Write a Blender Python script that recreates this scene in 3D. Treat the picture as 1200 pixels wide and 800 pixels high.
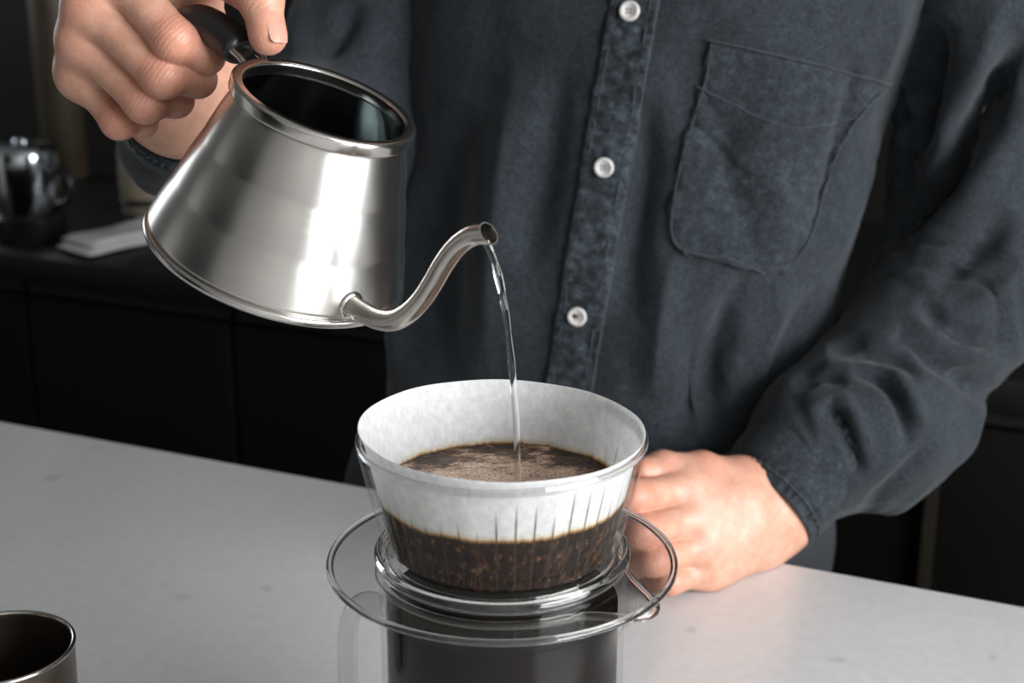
import bpy, math, random
import numpy as np
from mathutils import Vector, Matrix
from mathutils.bvhtree import BVHTree

# ------------------------------------------------------------------ scene, camera, light
sc = bpy.context.scene
for o in list(bpy.data.objects): bpy.data.objects.remove(o)
COL = sc.collection
rng = np.random.default_rng(7)

FPX = 1733.0
PITCH = math.radians(17.7)
CAM = np.array([0.004, -0.5424, 0.405])
FW = np.array([0, math.cos(PITCH), -math.sin(PITCH)])
UP = np.array([0, math.sin(PITCH), math.cos(PITCH)])

cam_d = bpy.data.cameras.new('camera')
cam_d.sensor_width = 36.0
cam_d.lens = 36.0 * FPX / 1200.0
cam_d.clip_start = 0.02
cam_d.dof.use_dof = True
cam_d.dof.focus_distance = 0.625
cam_d.dof.aperture_fstop = 11.0
cam_o = bpy.data.objects.new('camera', cam_d)
COL.objects.link(cam_o)
cam_o.location = CAM
cam_o.rotation_euler = (math.pi / 2 - PITCH, 0, 0)
sc.camera = cam_o

sc.view_settings.view_transform = 'Standard'
sc.view_settings.look = 'None'
sc.view_settings.gamma = 1.0
sc.view_settings.exposure = 0.0
sc.view_settings.use_curve_mapping = False
sc.cycles.use_denoising = True
sc.cycles.max_bounces = 14
sc.cycles.transmission_bounces = 14
sc.cycles.glossy_bounces = 6
sc.cycles.diffuse_bounces = 4

world = bpy.data.worlds.new('world')
sc.world = world
world.use_nodes = True
bg = world.node_tree.nodes['Background']
bg.inputs[0].default_value = (0.80, 0.90, 1.0, 1)
bg.inputs[1].default_value = 0.35

# kitchen frame: u runs along the worktop edge, v away from the camera
KYAW = -math.atan2(0.4, 0.9165)
KU = np.array([math.cos(KYAW), math.sin(KYAW)])
KV = np.array([-math.sin(KYAW), math.cos(KYAW)])
KO = np.array([0.004, 0.354])
def kpt(u, v, z):
    p = KO + KU * u + KV * v
    return Vector((p[0], p[1], z))

def area_light(name, u, v, z, look, w, h, power, color):
    d = bpy.data.lights.new(name, 'AREA')
    d.shape = 'RECTANGLE'; d.size = w; d.size_y = h
    d.energy = power; d.color = color
    o = bpy.data.objects.new(name, d); COL.objects.link(o)
    o.location = kpt(u, v, z)
    dirv = kpt(*look) - o.location
    o.rotation_euler = dirv.to_track_quat('-Z', 'Y').to_euler()
    return o
# daylight entering by the windows of the room (one wide window to the right of the camera, one at the far left)
area_light('window_daylight', 2.54, -0.85, 0.78, (0, -0.85, 0.78), 2.1, 1.3, 155, (0.97, 0.985, 1.0))
area_light('side_window_daylight', -2.54, 0.75, 0.72, (0, 0.75, 0.72), 0.8, 1.1, 8, (0.9, 0.96, 1.0))

# ------------------------------------------------------------------ helpers
def ray(px, py):
    return FW + np.array([1., 0, 0]) * (px - 600) / FPX + UP * (400 - py) / FPX
def at_y(px, py, y):
    d = ray(px, py); return CAM + d * (y - CAM[1]) / d[1]
def project(V):
    r = V - CAM; dz = r @ FW
    return np.stack([600 + FPX * r[:, 0] / dz, 400 - FPX * (r @ UP) / dz], 1)

def set_props(o, label=None, cat=None, group=None, kind=None):
    if label: o['label'] = label
    if cat: o['category'] = cat
    if group: o['group'] = group
    if kind: o['kind'] = kind
    return o

def mesh_obj(name, V, Fc, mat, parent=None, smooth=True, sharp=None):
    V = np.asarray(V, dtype=np.float64)
    me = bpy.data.meshes.new(name)
    if isinstance(Fc, np.ndarray):
        n, k = Fc.shape
        me.vertices.add(len(V)); me.vertices.foreach_set('co', V.ravel())
        me.loops.add(n * k); me.loops.foreach_set('vertex_index', Fc.ravel().astype(np.int32))
        me.polygons.add(n)
        me.polygons.foreach_set('loop_start', np.arange(0, n * k, k, dtype=np.int32))
        me.polygons.foreach_set('loop_total', np.full(n, k, dtype=np.int32))
        me.update(calc_edges=True); me.validate()
    else:
        me.from_pydata([tuple(v) for v in V], [], [tuple(f) for f in Fc]); me.update()
    me.polygons.foreach_set('use_smooth', np.full(len(me.polygons), smooth, dtype=bool))
    if sharp is not None and smooth:
        me.set_sharp_from_angle(angle=math.radians(sharp))
    if mat: me.materials.append(mat)
    o = bpy.data.objects.new(name, me); COL.objects.link(o)
    if parent: o.parent = parent
    return o

def empty(name, loc=(0, 0, 0), rotz=0.0):
    o = bpy.data.objects.new(name, None); o.empty_display_size = 0.05
    COL.objects.link(o); o.location = loc; o.rotation_euler = (0, 0, rotz)
    return o

def box_geo(x0, x1, y0, y1, z0, z1, bev=0.0):
    import bmesh
    bm = bmesh.new()
    bmesh.ops.create_cube(bm, size=1.0)
    bmesh.ops.scale(bm, vec=(x1 - x0, y1 - y0, z1 - z0), verts=bm.verts)
    bmesh.ops.translate(bm, vec=((x0 + x1) / 2, (y0 + y1) / 2, (z0 + z1) / 2), verts=bm.verts)
    if bev > 0:
        bmesh.ops.bevel(bm, geom=list(bm.edges), offset=bev, segments=2, affect='EDGES', profile=0.5)
    V = [tuple(v.co) for v in bm.verts]
    bm.verts.index_update()
    Fc = [[v.index for v in f.verts] for f in bm.faces]
    bm.free()
    return V, Fc
def box(name, dims, mat, parent=None, bev=0.0):
    V, Fc = box_geo(*dims, bev=bev)
    return mesh_obj(name, V, Fc, mat, parent, smooth=bev > 0, sharp=35)

def lathe_geo(prof, n=96, closed=True, mod=None):
    """prof: list of (r, z); revolve about z. closed joins last profile point to first."""
    prof = np.asarray(prof, float); m = len(prof)
    th = np.arange(n) * 2 * np.pi / n
    R = np.repeat(prof[None, :, 0], n, 0); Z = np.repeat(prof[None, :, 1], n, 0)
    if mod is not None: R = R + mod(np.repeat(th[:, None], m, 1), R, Z, np.repeat(np.arange(m)[None], n, 0))
    V = np.stack([R * np.cos(th)[:, None], R * np.sin(th)[:, None], Z], -1).reshape(-1, 3)
    i = np.arange(n)[:, None]; j = np.arange(m if closed else m - 1)[None]
    a = i * m + j; b = ((i + 1) % n) * m + j; c = ((i + 1) % n) * m + (j + 1) % m; d = i * m + (j + 1) % m
    Fc = np.stack([a, b, c, d], -1).reshape(-1, 4)
    return V, Fc

def arc(cx, cz, r, a0, a1, n=8, rz=None):
    rz = r if rz is None else rz
    return [(cx + r * math.cos(math.radians(a)), cz + rz * math.sin(math.radians(a))) for a in np.linspace(a0, a1, n)]

def catmull(P, n):
    P = np.asarray(P, float)
    seg = len(P) - 1
    Q = np.vstack([2 * P[0] - P[1], P, 2 * P[-1] - P[-2]])
    out = []
    for t in np.linspace(0, seg, n):
        i = min(int(t), seg - 1); f = t - i
        p0, p1, p2, p3 = Q[i], Q[i + 1], Q[i + 2], Q[i + 3]
        out.append(0.5 * ((2 * p1) + (-p0 + p2) * f + (2 * p0 - 5 * p1 + 4 * p2 - p3) * f * f + (-p0 + 3 * p1 - 3 * p2 + p3) * f ** 3))
    return np.array(out)

def tube_geo(P, R, n=24, caps=True, ref=None, squash=None):
    P = np.asarray(P, float); m = len(P)
    R = np.broadcast_to(np.asarray(R, float), (m,))
    T = np.gradient(P, axis=0); T /= np.linalg.norm(T, axis=1)[:, None]
    u = np.array(ref if ref is not None else [0.3, 0.5, 0.8], float)
    V = []
    for i in range(m):
        u = u - T[i] * (u @ T[i]); u /= np.linalg.norm(u)
        w = np.cross(T[i], u)
        th = np.arange(n) * 2 * np.pi / n
        sx, sy = (1, 1) if squash is None else squash(i / (m - 1))
        V.append(P[i] + R[i] * (sx * np.cos(th)[:, None] * u + sy * np.sin(th)[:, None] * w))
    V = np.vstack(V)
    Fc = []
    for i in range(m - 1):
        for k in range(n):
            Fc.append((i * n + k, i * n + (k + 1) % n, (i + 1) * n + (k + 1) % n, (i + 1) * n + k))
    if caps:
        Fc.append(tuple(range(n - 1, -1, -1))); Fc.append(tuple((m - 1) * n + k for k in range(n)))
    return V, Fc

# ---- signed distance modelling
def rcone(P, a, b, ra, rb):
    a = np.asarray(a, np.float32); b = np.asarray(b, np.float32); ba = b - a
    t = np.clip(((P - a) @ ba) / max(float(ba @ ba), 1e-9), 0, 1)
    return np.linalg.norm(P - a - t[..., None] * ba, axis=-1) - (ra + (rb - ra) * t)
def ball(P, c, r):
    return np.linalg.norm(P - np.asarray(c, np.float32), axis=-1) - r
def ellip(P, c, rad):
    q = (P - np.asarray(c, np.float32)) / np.asarray(rad, np.float32)
    k = np.linalg.norm(q, axis=-1)
    return (k - 1) * min(rad)
def smin(a, b, k):
    h = np.maximum(k - np.abs(a - b), 0) / k
    return np.minimum(a, b) - h * h * k * 0.25

def surface_nets(fn, lo, hi, h):
    lo = np.asarray(lo, np.float64)
    n = np.ceil((np.asarray(hi) - lo) / h).astype(int) + 1
    ax = [(lo[i] + np.arange(n[i]) * h).astype(np.float32) for i in range(3)]
    # coarse pass, then exact values only near the surface
    q = 4
    cax = [(lo[i] + (np.arange((n[i] + q - 1) // q) + 0.5) * q * h - 0.5 * h).astype(np.float32) for i in range(3)]
    X, Y, Z = np.meshgrid(*cax, indexing='ij')
    Dc = fn(np.stack([X, Y, Z], -1)).astype(np.float32)
    D = np.repeat(np.repeat(np.repeat(Dc, q, 0), q, 1), q, 2)[:n[0], :n[1], :n[2]].copy()
    near = np.argwhere(np.abs(D) < q * h * 1.9)
    for i0 in range(0, len(near), 400000):
        I = near[i0:i0 + 400000]
        D[I[:, 0], I[:, 1], I[:, 2]] = fn(np.stack([ax[k][I[:, k]] for k in range(3)], -1))
    s = D < 0
    cs = [(i, j, k) for i in (0, 1) for j in (0, 1) for k in (0, 1)]
    cnt = sum(s[i:n[0] - 1 + i, j:n[1] - 1 + j, k:n[2] - 1 + k].astype(np.int8) for i, j, k in cs)
    act = (cnt > 0) & (cnt < 8)
    I = np.argwhere(act)
    idx = np.full(act.shape, -1, np.int64); idx[act] = np.arange(len(I))
    vals = np.stack([D[I[:, 0] + i, I[:, 1] + j, I[:, 2] + k] for i, j, k in cs], 1)
    acc = np.zeros((len(I), 3)); num = np.zeros(len(I))
    for p in range(8):
        for q in range(p + 1, 8):
            c0, c1 = np.array(cs[p]), np.array(cs[q])
            if np.abs(c0 - c1).sum() != 1: continue
            v0, v1 = vals[:, p], vals[:, q]
            m = (v0 < 0) != (v1 < 0)
            t = v0[m] / (v0[m] - v1[m])
            acc[m] += c0 + t[:, None] * (c1 - c0); num[m] += 1
    V = lo + h * (I + acc / num[:, None])
    Fs = []
    for a in range(3):
        b, c = (a + 1) % 3, (a + 2) % 3
        sl0 = [slice(None)] * 3; sl1 = [slice(None)] * 3
        sl0[a] = slice(0, n[a] - 1); sl1[a] = slice(1, n[a])
        for ax_ in (b, c):
            sl0[ax_] = slice(1, n[ax_] - 1); sl1[ax_] = slice(1, n[ax_] - 1)
        s0, s1 = s[tuple(sl0)], s[tuple(sl1)]
        E = np.argwhere(s0 != s1); inv = s0[tuple(E.T)]
        base = E.copy(); base[:, b] += 1; base[:, c] += 1
        def cell(db, dc):
            q = base.copy(); q[:, b] += db; q[:, c] += dc
            return idx[tuple(q.T)]
        quad = np.stack([cell(-1, -1), cell(0, -1), cell(0, 0), cell(-1, 0)], 1)
        quad[~inv] = quad[~inv][:, ::-1]
        Fs.append(quad)
    return V, np.vstack(Fs)

def scatter(idx, val, n):
    return np.stack([np.bincount(idx, val[:, k], n) for k in range(3)], 1)
def vnormals(V, Fc):
    fn = np.cross(V[Fc[:, 2]] - V[Fc[:, 0]], V[Fc[:, 3]] - V[Fc[:, 1]])
    N = sum(scatter(Fc[:, k], fn, len(V)) for k in range(4))
    return N / (np.linalg.norm(N, axis=1)[:, None] + 1e-12)
def relax(V, Fc, it=1, lam=0.5):
    a = np.concatenate([Fc[:, 0], Fc[:, 1], Fc[:, 2], Fc[:, 3]]); b = np.concatenate([Fc[:, 1], Fc[:, 2], Fc[:, 3], Fc[:, 0]])
    i, j = np.concatenate([a, b]), np.concatenate([b, a]); c = np.bincount(i, minlength=len(V))
    for _ in range(it):
        V = V + lam * (scatter(i, V[j], len(V)) / np.maximum(c, 1)[:, None] - V)
    return V

def polydist(Q, L):
    """distance of 2-D points to polyline and position 0..1 along it"""
    L = np.asarray(L, float); best = np.full(len(Q), 1e9); pos = np.zeros(len(Q)); side = np.zeros(len(Q))
    seg = np.linalg.norm(np.diff(L, axis=0), axis=1); tot = seg.sum(); s0 = 0
    for i in range(len(L) - 1):
        d = L[i + 1] - L[i]; t = np.clip(((Q - L[i]) @ d) / (d @ d), 0, 1)
        r = Q - L[i] - t[:, None] * d; e = np.linalg.norm(r, axis=1); m = e < best
        best[m] = e[m]; pos[m] = (s0 + t[m] * seg[i]) / tot
        side[m] = np.sign(d[0] * r[m, 1] - d[1] * r[m, 0]); s0 += seg[i]
    return best, pos, side
def sculpt(V, Fc, strokes, gain=1.0):
    """push cloth in or out along fold lines (line, width, height, taper)"""
    for line, wid, amp, tap in strokes:
        amp = amp * gain
        N = vnormals(V, Fc); Q = project(V)
        face = np.clip(-(N @ FW) * 2.2 + 0.1, 0, 1)
        L = catmull(np.array(line, float), 4 * len(line))
        d, t, _ = polydist(Q, L)
        w = (np.exp(-(d / wid) ** 2) if amp < 0 else 0.4 * np.exp(-(d / wid) ** 2) + 0.6 * np.exp(-np.sqrt((d / wid) ** 2 + 0.03) * 1.9)) * face
        if tap: w *= np.clip(np.minimum(t, 1 - t) / 0.3, 0.0, 1) ** 0.7
        V = V + N * (amp * w)[:, None]
    return V

def vnoise(P, scale, seed=0):
    """smooth value noise, numpy"""
    P = np.asarray(P, float) * scale + seed * 17.31
    i = np.floor(P).astype(np.int64); f = P - i; f = f * f * (3 - 2 * f)
    def hsh(a, b, c):
        n = (a * 374761393 + b * 668265263 + c * 2147483647 + seed * 974711) & 0x7fffffff
        n = ((n ^ (n >> 13)) * 1274126177) & 0x7fffffff
        return ((n ^ (n >> 16)) & 0xffff) / 65535.0
    r = 0
    for dx in (0, 1):
        for dy in (0, 1):
            for dz in (0, 1):
                w = (f[:, 0] if dx else 1 - f[:, 0]) * (f[:, 1] if dy else 1 - f[:, 1]) * (f[:, 2] if dz else 1 - f[:, 2])
                r = r + w * hsh(i[:, 0] + dx, i[:, 1] + dy, i[:, 2] + dz)
    return r * 2 - 1

# ------------------------------------------------------------------ materials
class NT:
    def __init__(self, name):
        self.m = bpy.data.materials.new(name); self.m.use_nodes = True
        self.t = self.m.node_tree; self.b = self.t.nodes['Principled BSDF']
        self.out = self.t.nodes['Material Output']
    def n(self, kind, **kw):
        nd = self.t.nodes.new(kind)
        for k, v in kw.items():
            if k.startswith('i_'):
                key = k[2:]
                nd.inputs[int(key) if key.isdigit() else key.replace('_', ' ')].default_value = v
            else: setattr(nd, k, v)
        return nd
    def l(self, a, b): self.t.links.new(a, b)
    def P(self, **kw):
        for k, v in kw.items(): self.b.inputs[k.replace('_', ' ')].default_value = v
        return self
    def coord(self, out='Object'): return self.n('ShaderNodeTexCoord').outputs[out]
    def noise(self, vec, scale, detail=3, rough=0.55):
        nd = self.n('ShaderNodeTexNoise'); nd.inputs['Scale'].default_value = scale
        nd.inputs['Detail'].default_value = detail; nd.inputs['Roughness'].default_value = rough
        self.l(vec, nd.inputs['Vector']); return nd.outputs['Fac']
    def ramp(self, fac, stops):
        nd = self.n('ShaderNodeValToRGB'); e = nd.color_ramp.elements
        while len(e) < len(stops): e.new(0.5)
        for k, (p, c) in enumerate(stops):
            e[k].position = p; e[k].color = (*c, 1) if len(c) == 3 else c
        self.l(fac, nd.inputs[0]); return nd.outputs[0]
    def mapping(self, vec, scale=(1, 1, 1), loc=(0, 0, 0), rot=(0, 0, 0)):
        nd = self.n('ShaderNodeMapping'); nd.inputs['Scale'].default_value = scale
        nd.inputs['Location'].default_value = loc; nd.inputs['Rotation'].default_value = rot
        self.l(vec, nd.inputs['Vector']); return nd.outputs[0]
    def bump(self, h, strength=0.3, dist=0.001, normal=None):
        nd = self.n('ShaderNodeBump'); nd.inputs['Strength'].default_value = strength
        nd.inputs['Distance'].default_value = dist; self.l(h, nd.inputs['Height'])
        if normal is not None: self.l(normal, nd.inputs['Normal'])
        return nd.outputs[0]
    def math(self, op, a, b=None, clamp=False):
        nd = self.n('ShaderNodeMath', operation=op, use_clamp=clamp)
        for k, v in enumerate((a, b)):
            if v is None: continue
            if isinstance(v, (int, float)): nd.inputs[k].default_value = v
            else: self.l(v, nd.inputs[k])
        return nd.outputs[0]
    def mix(self, fac, a, b, blend='MIX'):
        nd = self.n('ShaderNodeMix', data_type='RGBA', blend_type=blend)
        for s, v in ((0, fac), (6, a), (7, b)):
            if isinstance(v, (int, float)): nd.inputs[s].default_value = v
            elif isinstance(v, tuple): nd.inputs[s].default_value = (*v, 1)
            else: self.l(v, nd.inputs[s])
        return nd.outputs[2]

def m_plain(name, col, rough=0.5, metal=0.0, spec=0.5, var=0.15, scale=40, bump=0.0):
    k = NT(name); v = k.coord()
    f = k.noise(v, scale)
    c = k.ramp(f, [(0.3, tuple(x * (1 - var) for x in col)), (0.7, tuple(min(1, x * (1 + var)) for x in col))])
    k.l(c, k.b.inputs['Base Color']); k.P(Roughness=rough, Metallic=metal); k.b.inputs['Specular IOR Level'].default_value = spec
    if bump: k.l(k.bump(f, bump, 0.0006), k.b.inputs['Normal'])
    return k.m

def m_glass(name, col=(1, 1, 1), rough=0.0, ior=1.47):
    k = NT(name); k.P(Roughness=rough, IOR=ior); k.b.inputs['Base Color'].default_value = (*col, 1)
    k.b.inputs['Transmission Weight'].default_value = 1.0
    return k.m

def m_thin(name, col=(0.985, 0.985, 0.98), refl=1.0):
    # a thin clear wall: straight view through it, mirror reflection growing towards grazing angles
    k = NT(name)
    lw = k.n('ShaderNodeLayerWeight'); lw.inputs['Blend'].default_value = 0.5
    f = k.math('ADD', k.math('MULTIPLY', k.math('POWER', lw.outputs['Facing'], 4.5), 0.85), 0.035)
    f = k.math('MULTIPLY', f, refl, True)
    tr = k.n('ShaderNodeBsdfTransparent'); tr.inputs[0].default_value = (*col, 1)
    gl = k.n('ShaderNodeBsdfGlossy'); gl.inputs['Roughness'].default_value = 0.02
    mx = k.n('ShaderNodeMixShader'); k.l(f, mx.inputs[0]); k.l(tr.outputs[0], mx.inputs[1]); k.l(gl.outputs[0], mx.inputs[2])
    k.l(mx.outputs[0], k.out.inputs[0]); k.t.nodes.remove(k.b)
    return k.m

def m_brushed(name, col, rough=0.3, aniso=0.6, streak=0.06):
    k = NT(name); v = k.coord()
    # fine lines running around the vessel
    f = k.noise(k.mapping(v, (3, 3, 700)), 1.0, 4, 0.7)
    g = k.noise(k.mapping(v, (6, 6, 18)), 3.0, 2)
    c = k.ramp(g, [(0.25, tuple(x * 0.9 for x in col)), (0.75, tuple(min(1, x * 1.06) for x in col))])
    k.l(c, k.b.inputs['Base Color']); k.P(Metallic=1.0)
    k.l(k.math('ADD', k.math('MULTIPLY', f, streak * 2), rough - streak), k.b.inputs['Roughness'])
    k.b.inputs['Anisotropic'].default_value = aniso; k.b.inputs['Anisotropic Rotation'].default_value = 0.25
    tg = k.n('ShaderNodeTangent', direction_type='RADIAL', axis='Z'); k.l(tg.outputs[0], k.b.inputs['Tangent'])
    k.l(k.bump(f, 0.05, 0.0003), k.b.inputs['Normal'])
    return k.m

def m_cloth(name, col, light, worn=0.0):
    k = NT(name); v = k.coord()
    wash = k.math('ADD', k.math('MULTIPLY', k.noise(v, 16, 4, 0.6), 0.6), k.math('MULTIPLY', k.noise(k.mapping(v, (1, 1, 0.6)), 130, 4, 0.7), 0.4))
    fine = k.noise(v, 420, 2, 0.6)
    slub = k.noise(k.mapping(v, (900, 900, 120)), 1.0, 2)
    c = k.ramp(wash, [(0.30, col), (0.72, light)])
    c = k.mix(0.55, c, k.ramp(fine, [(0.3, (0.30, 0.30, 0.30)), (0.72, (1.7, 1.7, 1.7))]), 'MULTIPLY')
    if worn:   # faded high spots along sewn edges
        w = k.noise(k.mapping(v, (1, 1, 1.4)), 135, 4, 0.65)
        c = k.mix(worn, c, k.ramp(w, [(0.36, (0.25, 0.27, 0.30)), (0.5, (1, 1, 1)), (0.68, (2.6, 2.6, 2.55))]), 'MULTIPLY')
    k.l(c, k.b.inputs['Base Color']); k.P(Roughness=0.9)
    k.b.inputs['Specular IOR Level'].default_value = 0.25
    k.b.inputs['Sheen Weight'].default_value = 0.10; k.b.inputs['Sheen Roughness'].default_value = 0.5
    n1 = k.bump(slub, 0.25, 0.0006)
    k.l(k.bump(fine, 0.35, 0.0008, n1), k.b.inputs['Normal'])
    return k.m

def m_skin(name):
    k = NT(name); v = k.coord()
    at = k.n('ShaderNodeAttribute', attribute_name='flush').outputs['Fac']
    mott = k.noise(v, 120, 5, 0.65)
    c = k.ramp(mott, [(0.3, (0.46, 0.236, 0.158)), (0.7, (0.60, 0.340, 0.246))])
    c = k.mix(k.math('MULTIPLY', at, 0.75), c, (0.58, 0.215, 0.15))
    k.l(c, k.b.inputs['Base Color']); k.P(Roughness=0.42)
    k.b.inputs['Subsurface Weight'].default_value = 0.10
    k.b.inputs['Subsurface Radius'].default_value = (1.0, 0.35, 0.2)
    k.b.inputs['Subsurface Scale'].default_value = 0.004
    k.b.inputs['Specular IOR Level'].default_value = 0.4
    h = k.math('ADD', k.noise(v, 700, 2), k.math('MULTIPLY', k.noise(k.mapping(v, (160, 160, 420)), 1.0, 3), 1.2))
    cm = k.n('ShaderNodeAttribute', attribute_name='crease_mask').outputs['Fac']
    cp = k.n('ShaderNodeAttribute', attribute_name='crease_pos').outputs['Fac']
    wob = k.math('ADD', cp, k.math('MULTIPLY', k.noise(v, 260, 2), 2.2))
    cr = k.math('MULTIPLY', cm, k.math('POWER', k.math('ABSOLUTE', k.math('SINE', k.math('MULTIPLY', wob, 1.5))), 0.5))
    n1 = k.bump(h, 0.30, 0.0005)
    k.l(k.bump(cr, 0.32, 0.0007, n1), k.b.inputs['Normal'])
    return k.m

M_STEEL = m_brushed('brushed_steel', (0.60, 0.58, 0.55), 0.30, 0.75)
M_STEEL_RIM = m_brushed('polished_steel', (0.62, 0.60, 0.565), 0.20, 0.3, 0.03)
M_STEEL_SPOUT = m_plain('satin_steel', (0.52, 0.49, 0.45), 0.26, 1.0, var=0.06, scale=300)
M_HANDLE = m_plain('black_plastic', (0.012, 0.012, 0.013), 0.36, var=0.2)
M_GLASS = m_glass('clear_glass', (0.985, 0.985, 0.98))
M_THIN = m_thin('thin_clear_glass')
M_WATER = m_glass('water', (1, 1, 1), 0.0, 1.33)
M_CLOTH = m_cloth('slate_denim', (0.0115, 0.0155, 0.0195), (0.025, 0.032, 0.039))
M_SEAM = m_cloth('denim_seam', (0.022, 0.028, 0.034), (0.045, 0.055, 0.064))
M_WORN = m_cloth('worn_denim', (0.013, 0.0175, 0.022), (0.027, 0.0345, 0.0415), 0.75)
M_WORN2 = m_cloth('cuff_denim', (0.0115, 0.0155, 0.0195), (0.025, 0.032, 0.039), 0.35)
M_SKIN = m_skin('skin')
M_NAIL = m_plain('nail', (0.50, 0.27, 0.205), 0.32, var=0.05)
M_BUTTON = m_plain('shell_button', (0.50, 0.485, 0.47), 0.3, var=0.15, scale=160)
M_THREAD = m_plain('thread', (0.10, 0.10, 0.10), 0.9)
M_TROUSER = m_plain('dark_trouser_cloth', (0.02, 0.022, 0.026), 0.9)
M_HAIR = m_plain('dark_hair', (0.02, 0.013, 0.009), 0.5, scale=300)

def m_counter():
    k = NT('pale_quartz'); v = k.coord()
    a = k.noise(v, 5, 4, 0.6); b = k.noise(v, 120, 4, 0.7)
    c = k.ramp(a, [(0.3, (0.66, 0.66, 0.66)), (0.7, (0.735, 0.738, 0.745))])
    c = k.mix(0.5, c, k.ramp(b, [(0.3, (0.86, 0.86, 0.86)), (0.6, (1.03, 1.03, 1.03))]), 'MULTIPLY')
    sp = k.noise(v, 36, 2, 0.4)
    c = k.mix(k.ramp(sp, [(0.70, (0, 0, 0)), (0.80, (0.5, 0.5, 0.5))]), c, (0.30, 0.29, 0.28))
    k.l(c, k.b.inputs['Base Color'])
    k.l(k.math('ADD', k.math('MULTIPLY', b, 0.12), 0.26), k.b.inputs['Roughness'])
    return k.m
M_COUNTER = m_counter()

# ------------------------------------------------------------------ the room
M_FLOOR = m_plain('dark_floor', (0.07, 0.06, 0.05), 0.5, scale=6)
M_WALL = m_plain('warm_grey_plaster', (0.16, 0.155, 0.15), 0.9, var=0.04, scale=8)
M_BACK = m_plain('dark_wall_panel', (0.0055, 0.0048, 0.004), 0.55, spec=0.2, var=0.4, scale=5)
M_CEIL = m_plain('ceiling_paint', (0.30, 0.295, 0.285), 0.9, var=0.03)
M_CAB = m_plain('black_cabinet_front', (0.0032, 0.0038, 0.0045), 0.55, spec=0.15, var=0.2, scale=8)
M_CAB2 = m_plain('dark_brown_cabinet_front', (0.0036, 0.0033, 0.0027), 0.55, spec=0.15, var=0.2, scale=8)
M_CARC = m_plain('cabinet_carcass', (0.006, 0.006, 0.006), 0.6)
M_TOP2 = m_plain('black_stone_worktop', (0.006, 0.0062, 0.0066), 0.5, spec=0.25, var=0.3, scale=60)
M_FRAME = m_plain('window_frame_paint', (0.55, 0.55, 0.54), 0.4)
M_PANE = m_glass('window_glass', (1, 1, 1), 0, 1.45)

U0, U1, V0, V1, ZF, ZC = -2.6, 2.6, -2.6, 1.30, -0.92, 1.55
def kobj(name, dims, mat, kind='structure', parent=None, bev=0.0):
    o = box(name, dims, mat, parent, bev)
    if parent is None:
        o.location = (KO[0], KO[1], 0); o.rotation_euler = (0, 0, KYAW)
    if kind: o['kind'] = kind
    return o
kobj('floor', (U0, U1, V0, V1, ZF - 0.1, ZF), M_FLOOR)
kobj('ceiling', (U0, U1, V0, V1, ZC, ZC + 0.1), M_CEIL)
kobj('wall_back', (U0 - 0.1, U1 + 0.1, V1, V1 + 0.1, ZF - 0.1, ZC + 0.1), M_BACK)
kobj('wall_front', (U0 - .1, U1 + .1, V0 - .1, V0, ZF - 0.1, ZC + 0.1), m_plain('pale_plaster', (0.42, 0.41, 0.395), 0.9, var=0.04, scale=8))
kobj('dark_reflection_panel', (-2.45, -0.75, V0, V0 + 0.05, ZF, 1.3), M_CAB2)  # unseen panel, added so the kettle steel reflects a dark band
def wall_with_hole(name, along_u, fixed, a0, a1, h0, h1, c0, c1, mat):
    """wall slab with one window opening (a0..a1 along, h0..h1 up)"""
    V, Fc = [], []
    for (p0, p1, q0, q1) in ((c0, a0, ZF - .1, ZC + .1), (a1, c1, ZF - .1, ZC + .1), (a0, a1, ZF - .1, h0), (a0, a1, h1, ZC + .1)):
        d = (p0, p1, fixed[0], fixed[1], q0, q1) if along_u else (fixed[0], fixed[1], p0, p1, q0, q1)
        v, f = box_geo(*d); o = len(V); V += v; Fc += [[i + o for i in g] for g in f]
    o = mesh_obj(name, V, Fc, mat, smooth=False); o['kind'] = 'structure'
    o.location = (KO[0], KO[1], 0); o.rotation_euler = (0, 0, KYAW)
wall_with_hole('wall_right', False, (U1, U1 + .1), -1.95, 0.25, 0.08, 1.48, V0, V1, M_WALL)
wall_with_hole('wall_left', False, (U0 - .1, U0), 0.3, 1.2, 0.12, 1.32, V0, V1, M_WALL)
def window(name, along_u, fixed, a0, a1, h0, h1):
    t = empty(name, (KO[0], KO[1], 0), KYAW); t['kind'] = 'structure'
    f0, f1 = fixed[0] + .03, fixed[1] - .03
    def d(p0, p1, q0, q1): return (p0, p1, f0, f1, q0, q1) if along_u else (f0, f1, p0, p1, q0, q1)
    mid = (a0 + a1) / 2
    for q in ((a0, a1, h0, h0 + .04), (a0, a1, h1 - .04, h1), (a0, a0 + .04, h0 + .04, h1 - .04), (a1 - .04, a1, h0 + .04, h1 - .04), (mid - .02, mid + .02, h0 + .04, h1 - .04)):
        box('window_frame', d(*q), M_FRAME, t)
    f0, f1 = fixed[0] + .047, fixed[1] - .047
    box('window_pane', d(a0 + .04, mid - .02, h0 + .04, h1 - .04), M_PANE, t)
    box('window_pane', d(mid + .02, a1 - .04, h0 + .04, h1 - .04), M_PANE, t)
window('window_1', False, (U1, U1 + .1), -1.95, 0.25, 0.08, 1.48)
window('window_2', False, (U0 - .1, U0), 0.3, 1.2, 0.12, 1.32)

dr1 = kobj('pale_reflection_door', (U0, U0 + 0.04, -1.75, -0.85, ZF, 1.15), m_plain('pale_reflection_paint', (0.62, 0.61, 0.59), 0.45, var=0.03))  # unseen door with handle, added to give the kettle a pale reflected band
box('added_door_handle', (U0 + .04, U0 + .085, -1.02, -0.90, 0.02, 0.04), M_FRAME, dr1, bev=0.004)
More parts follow.
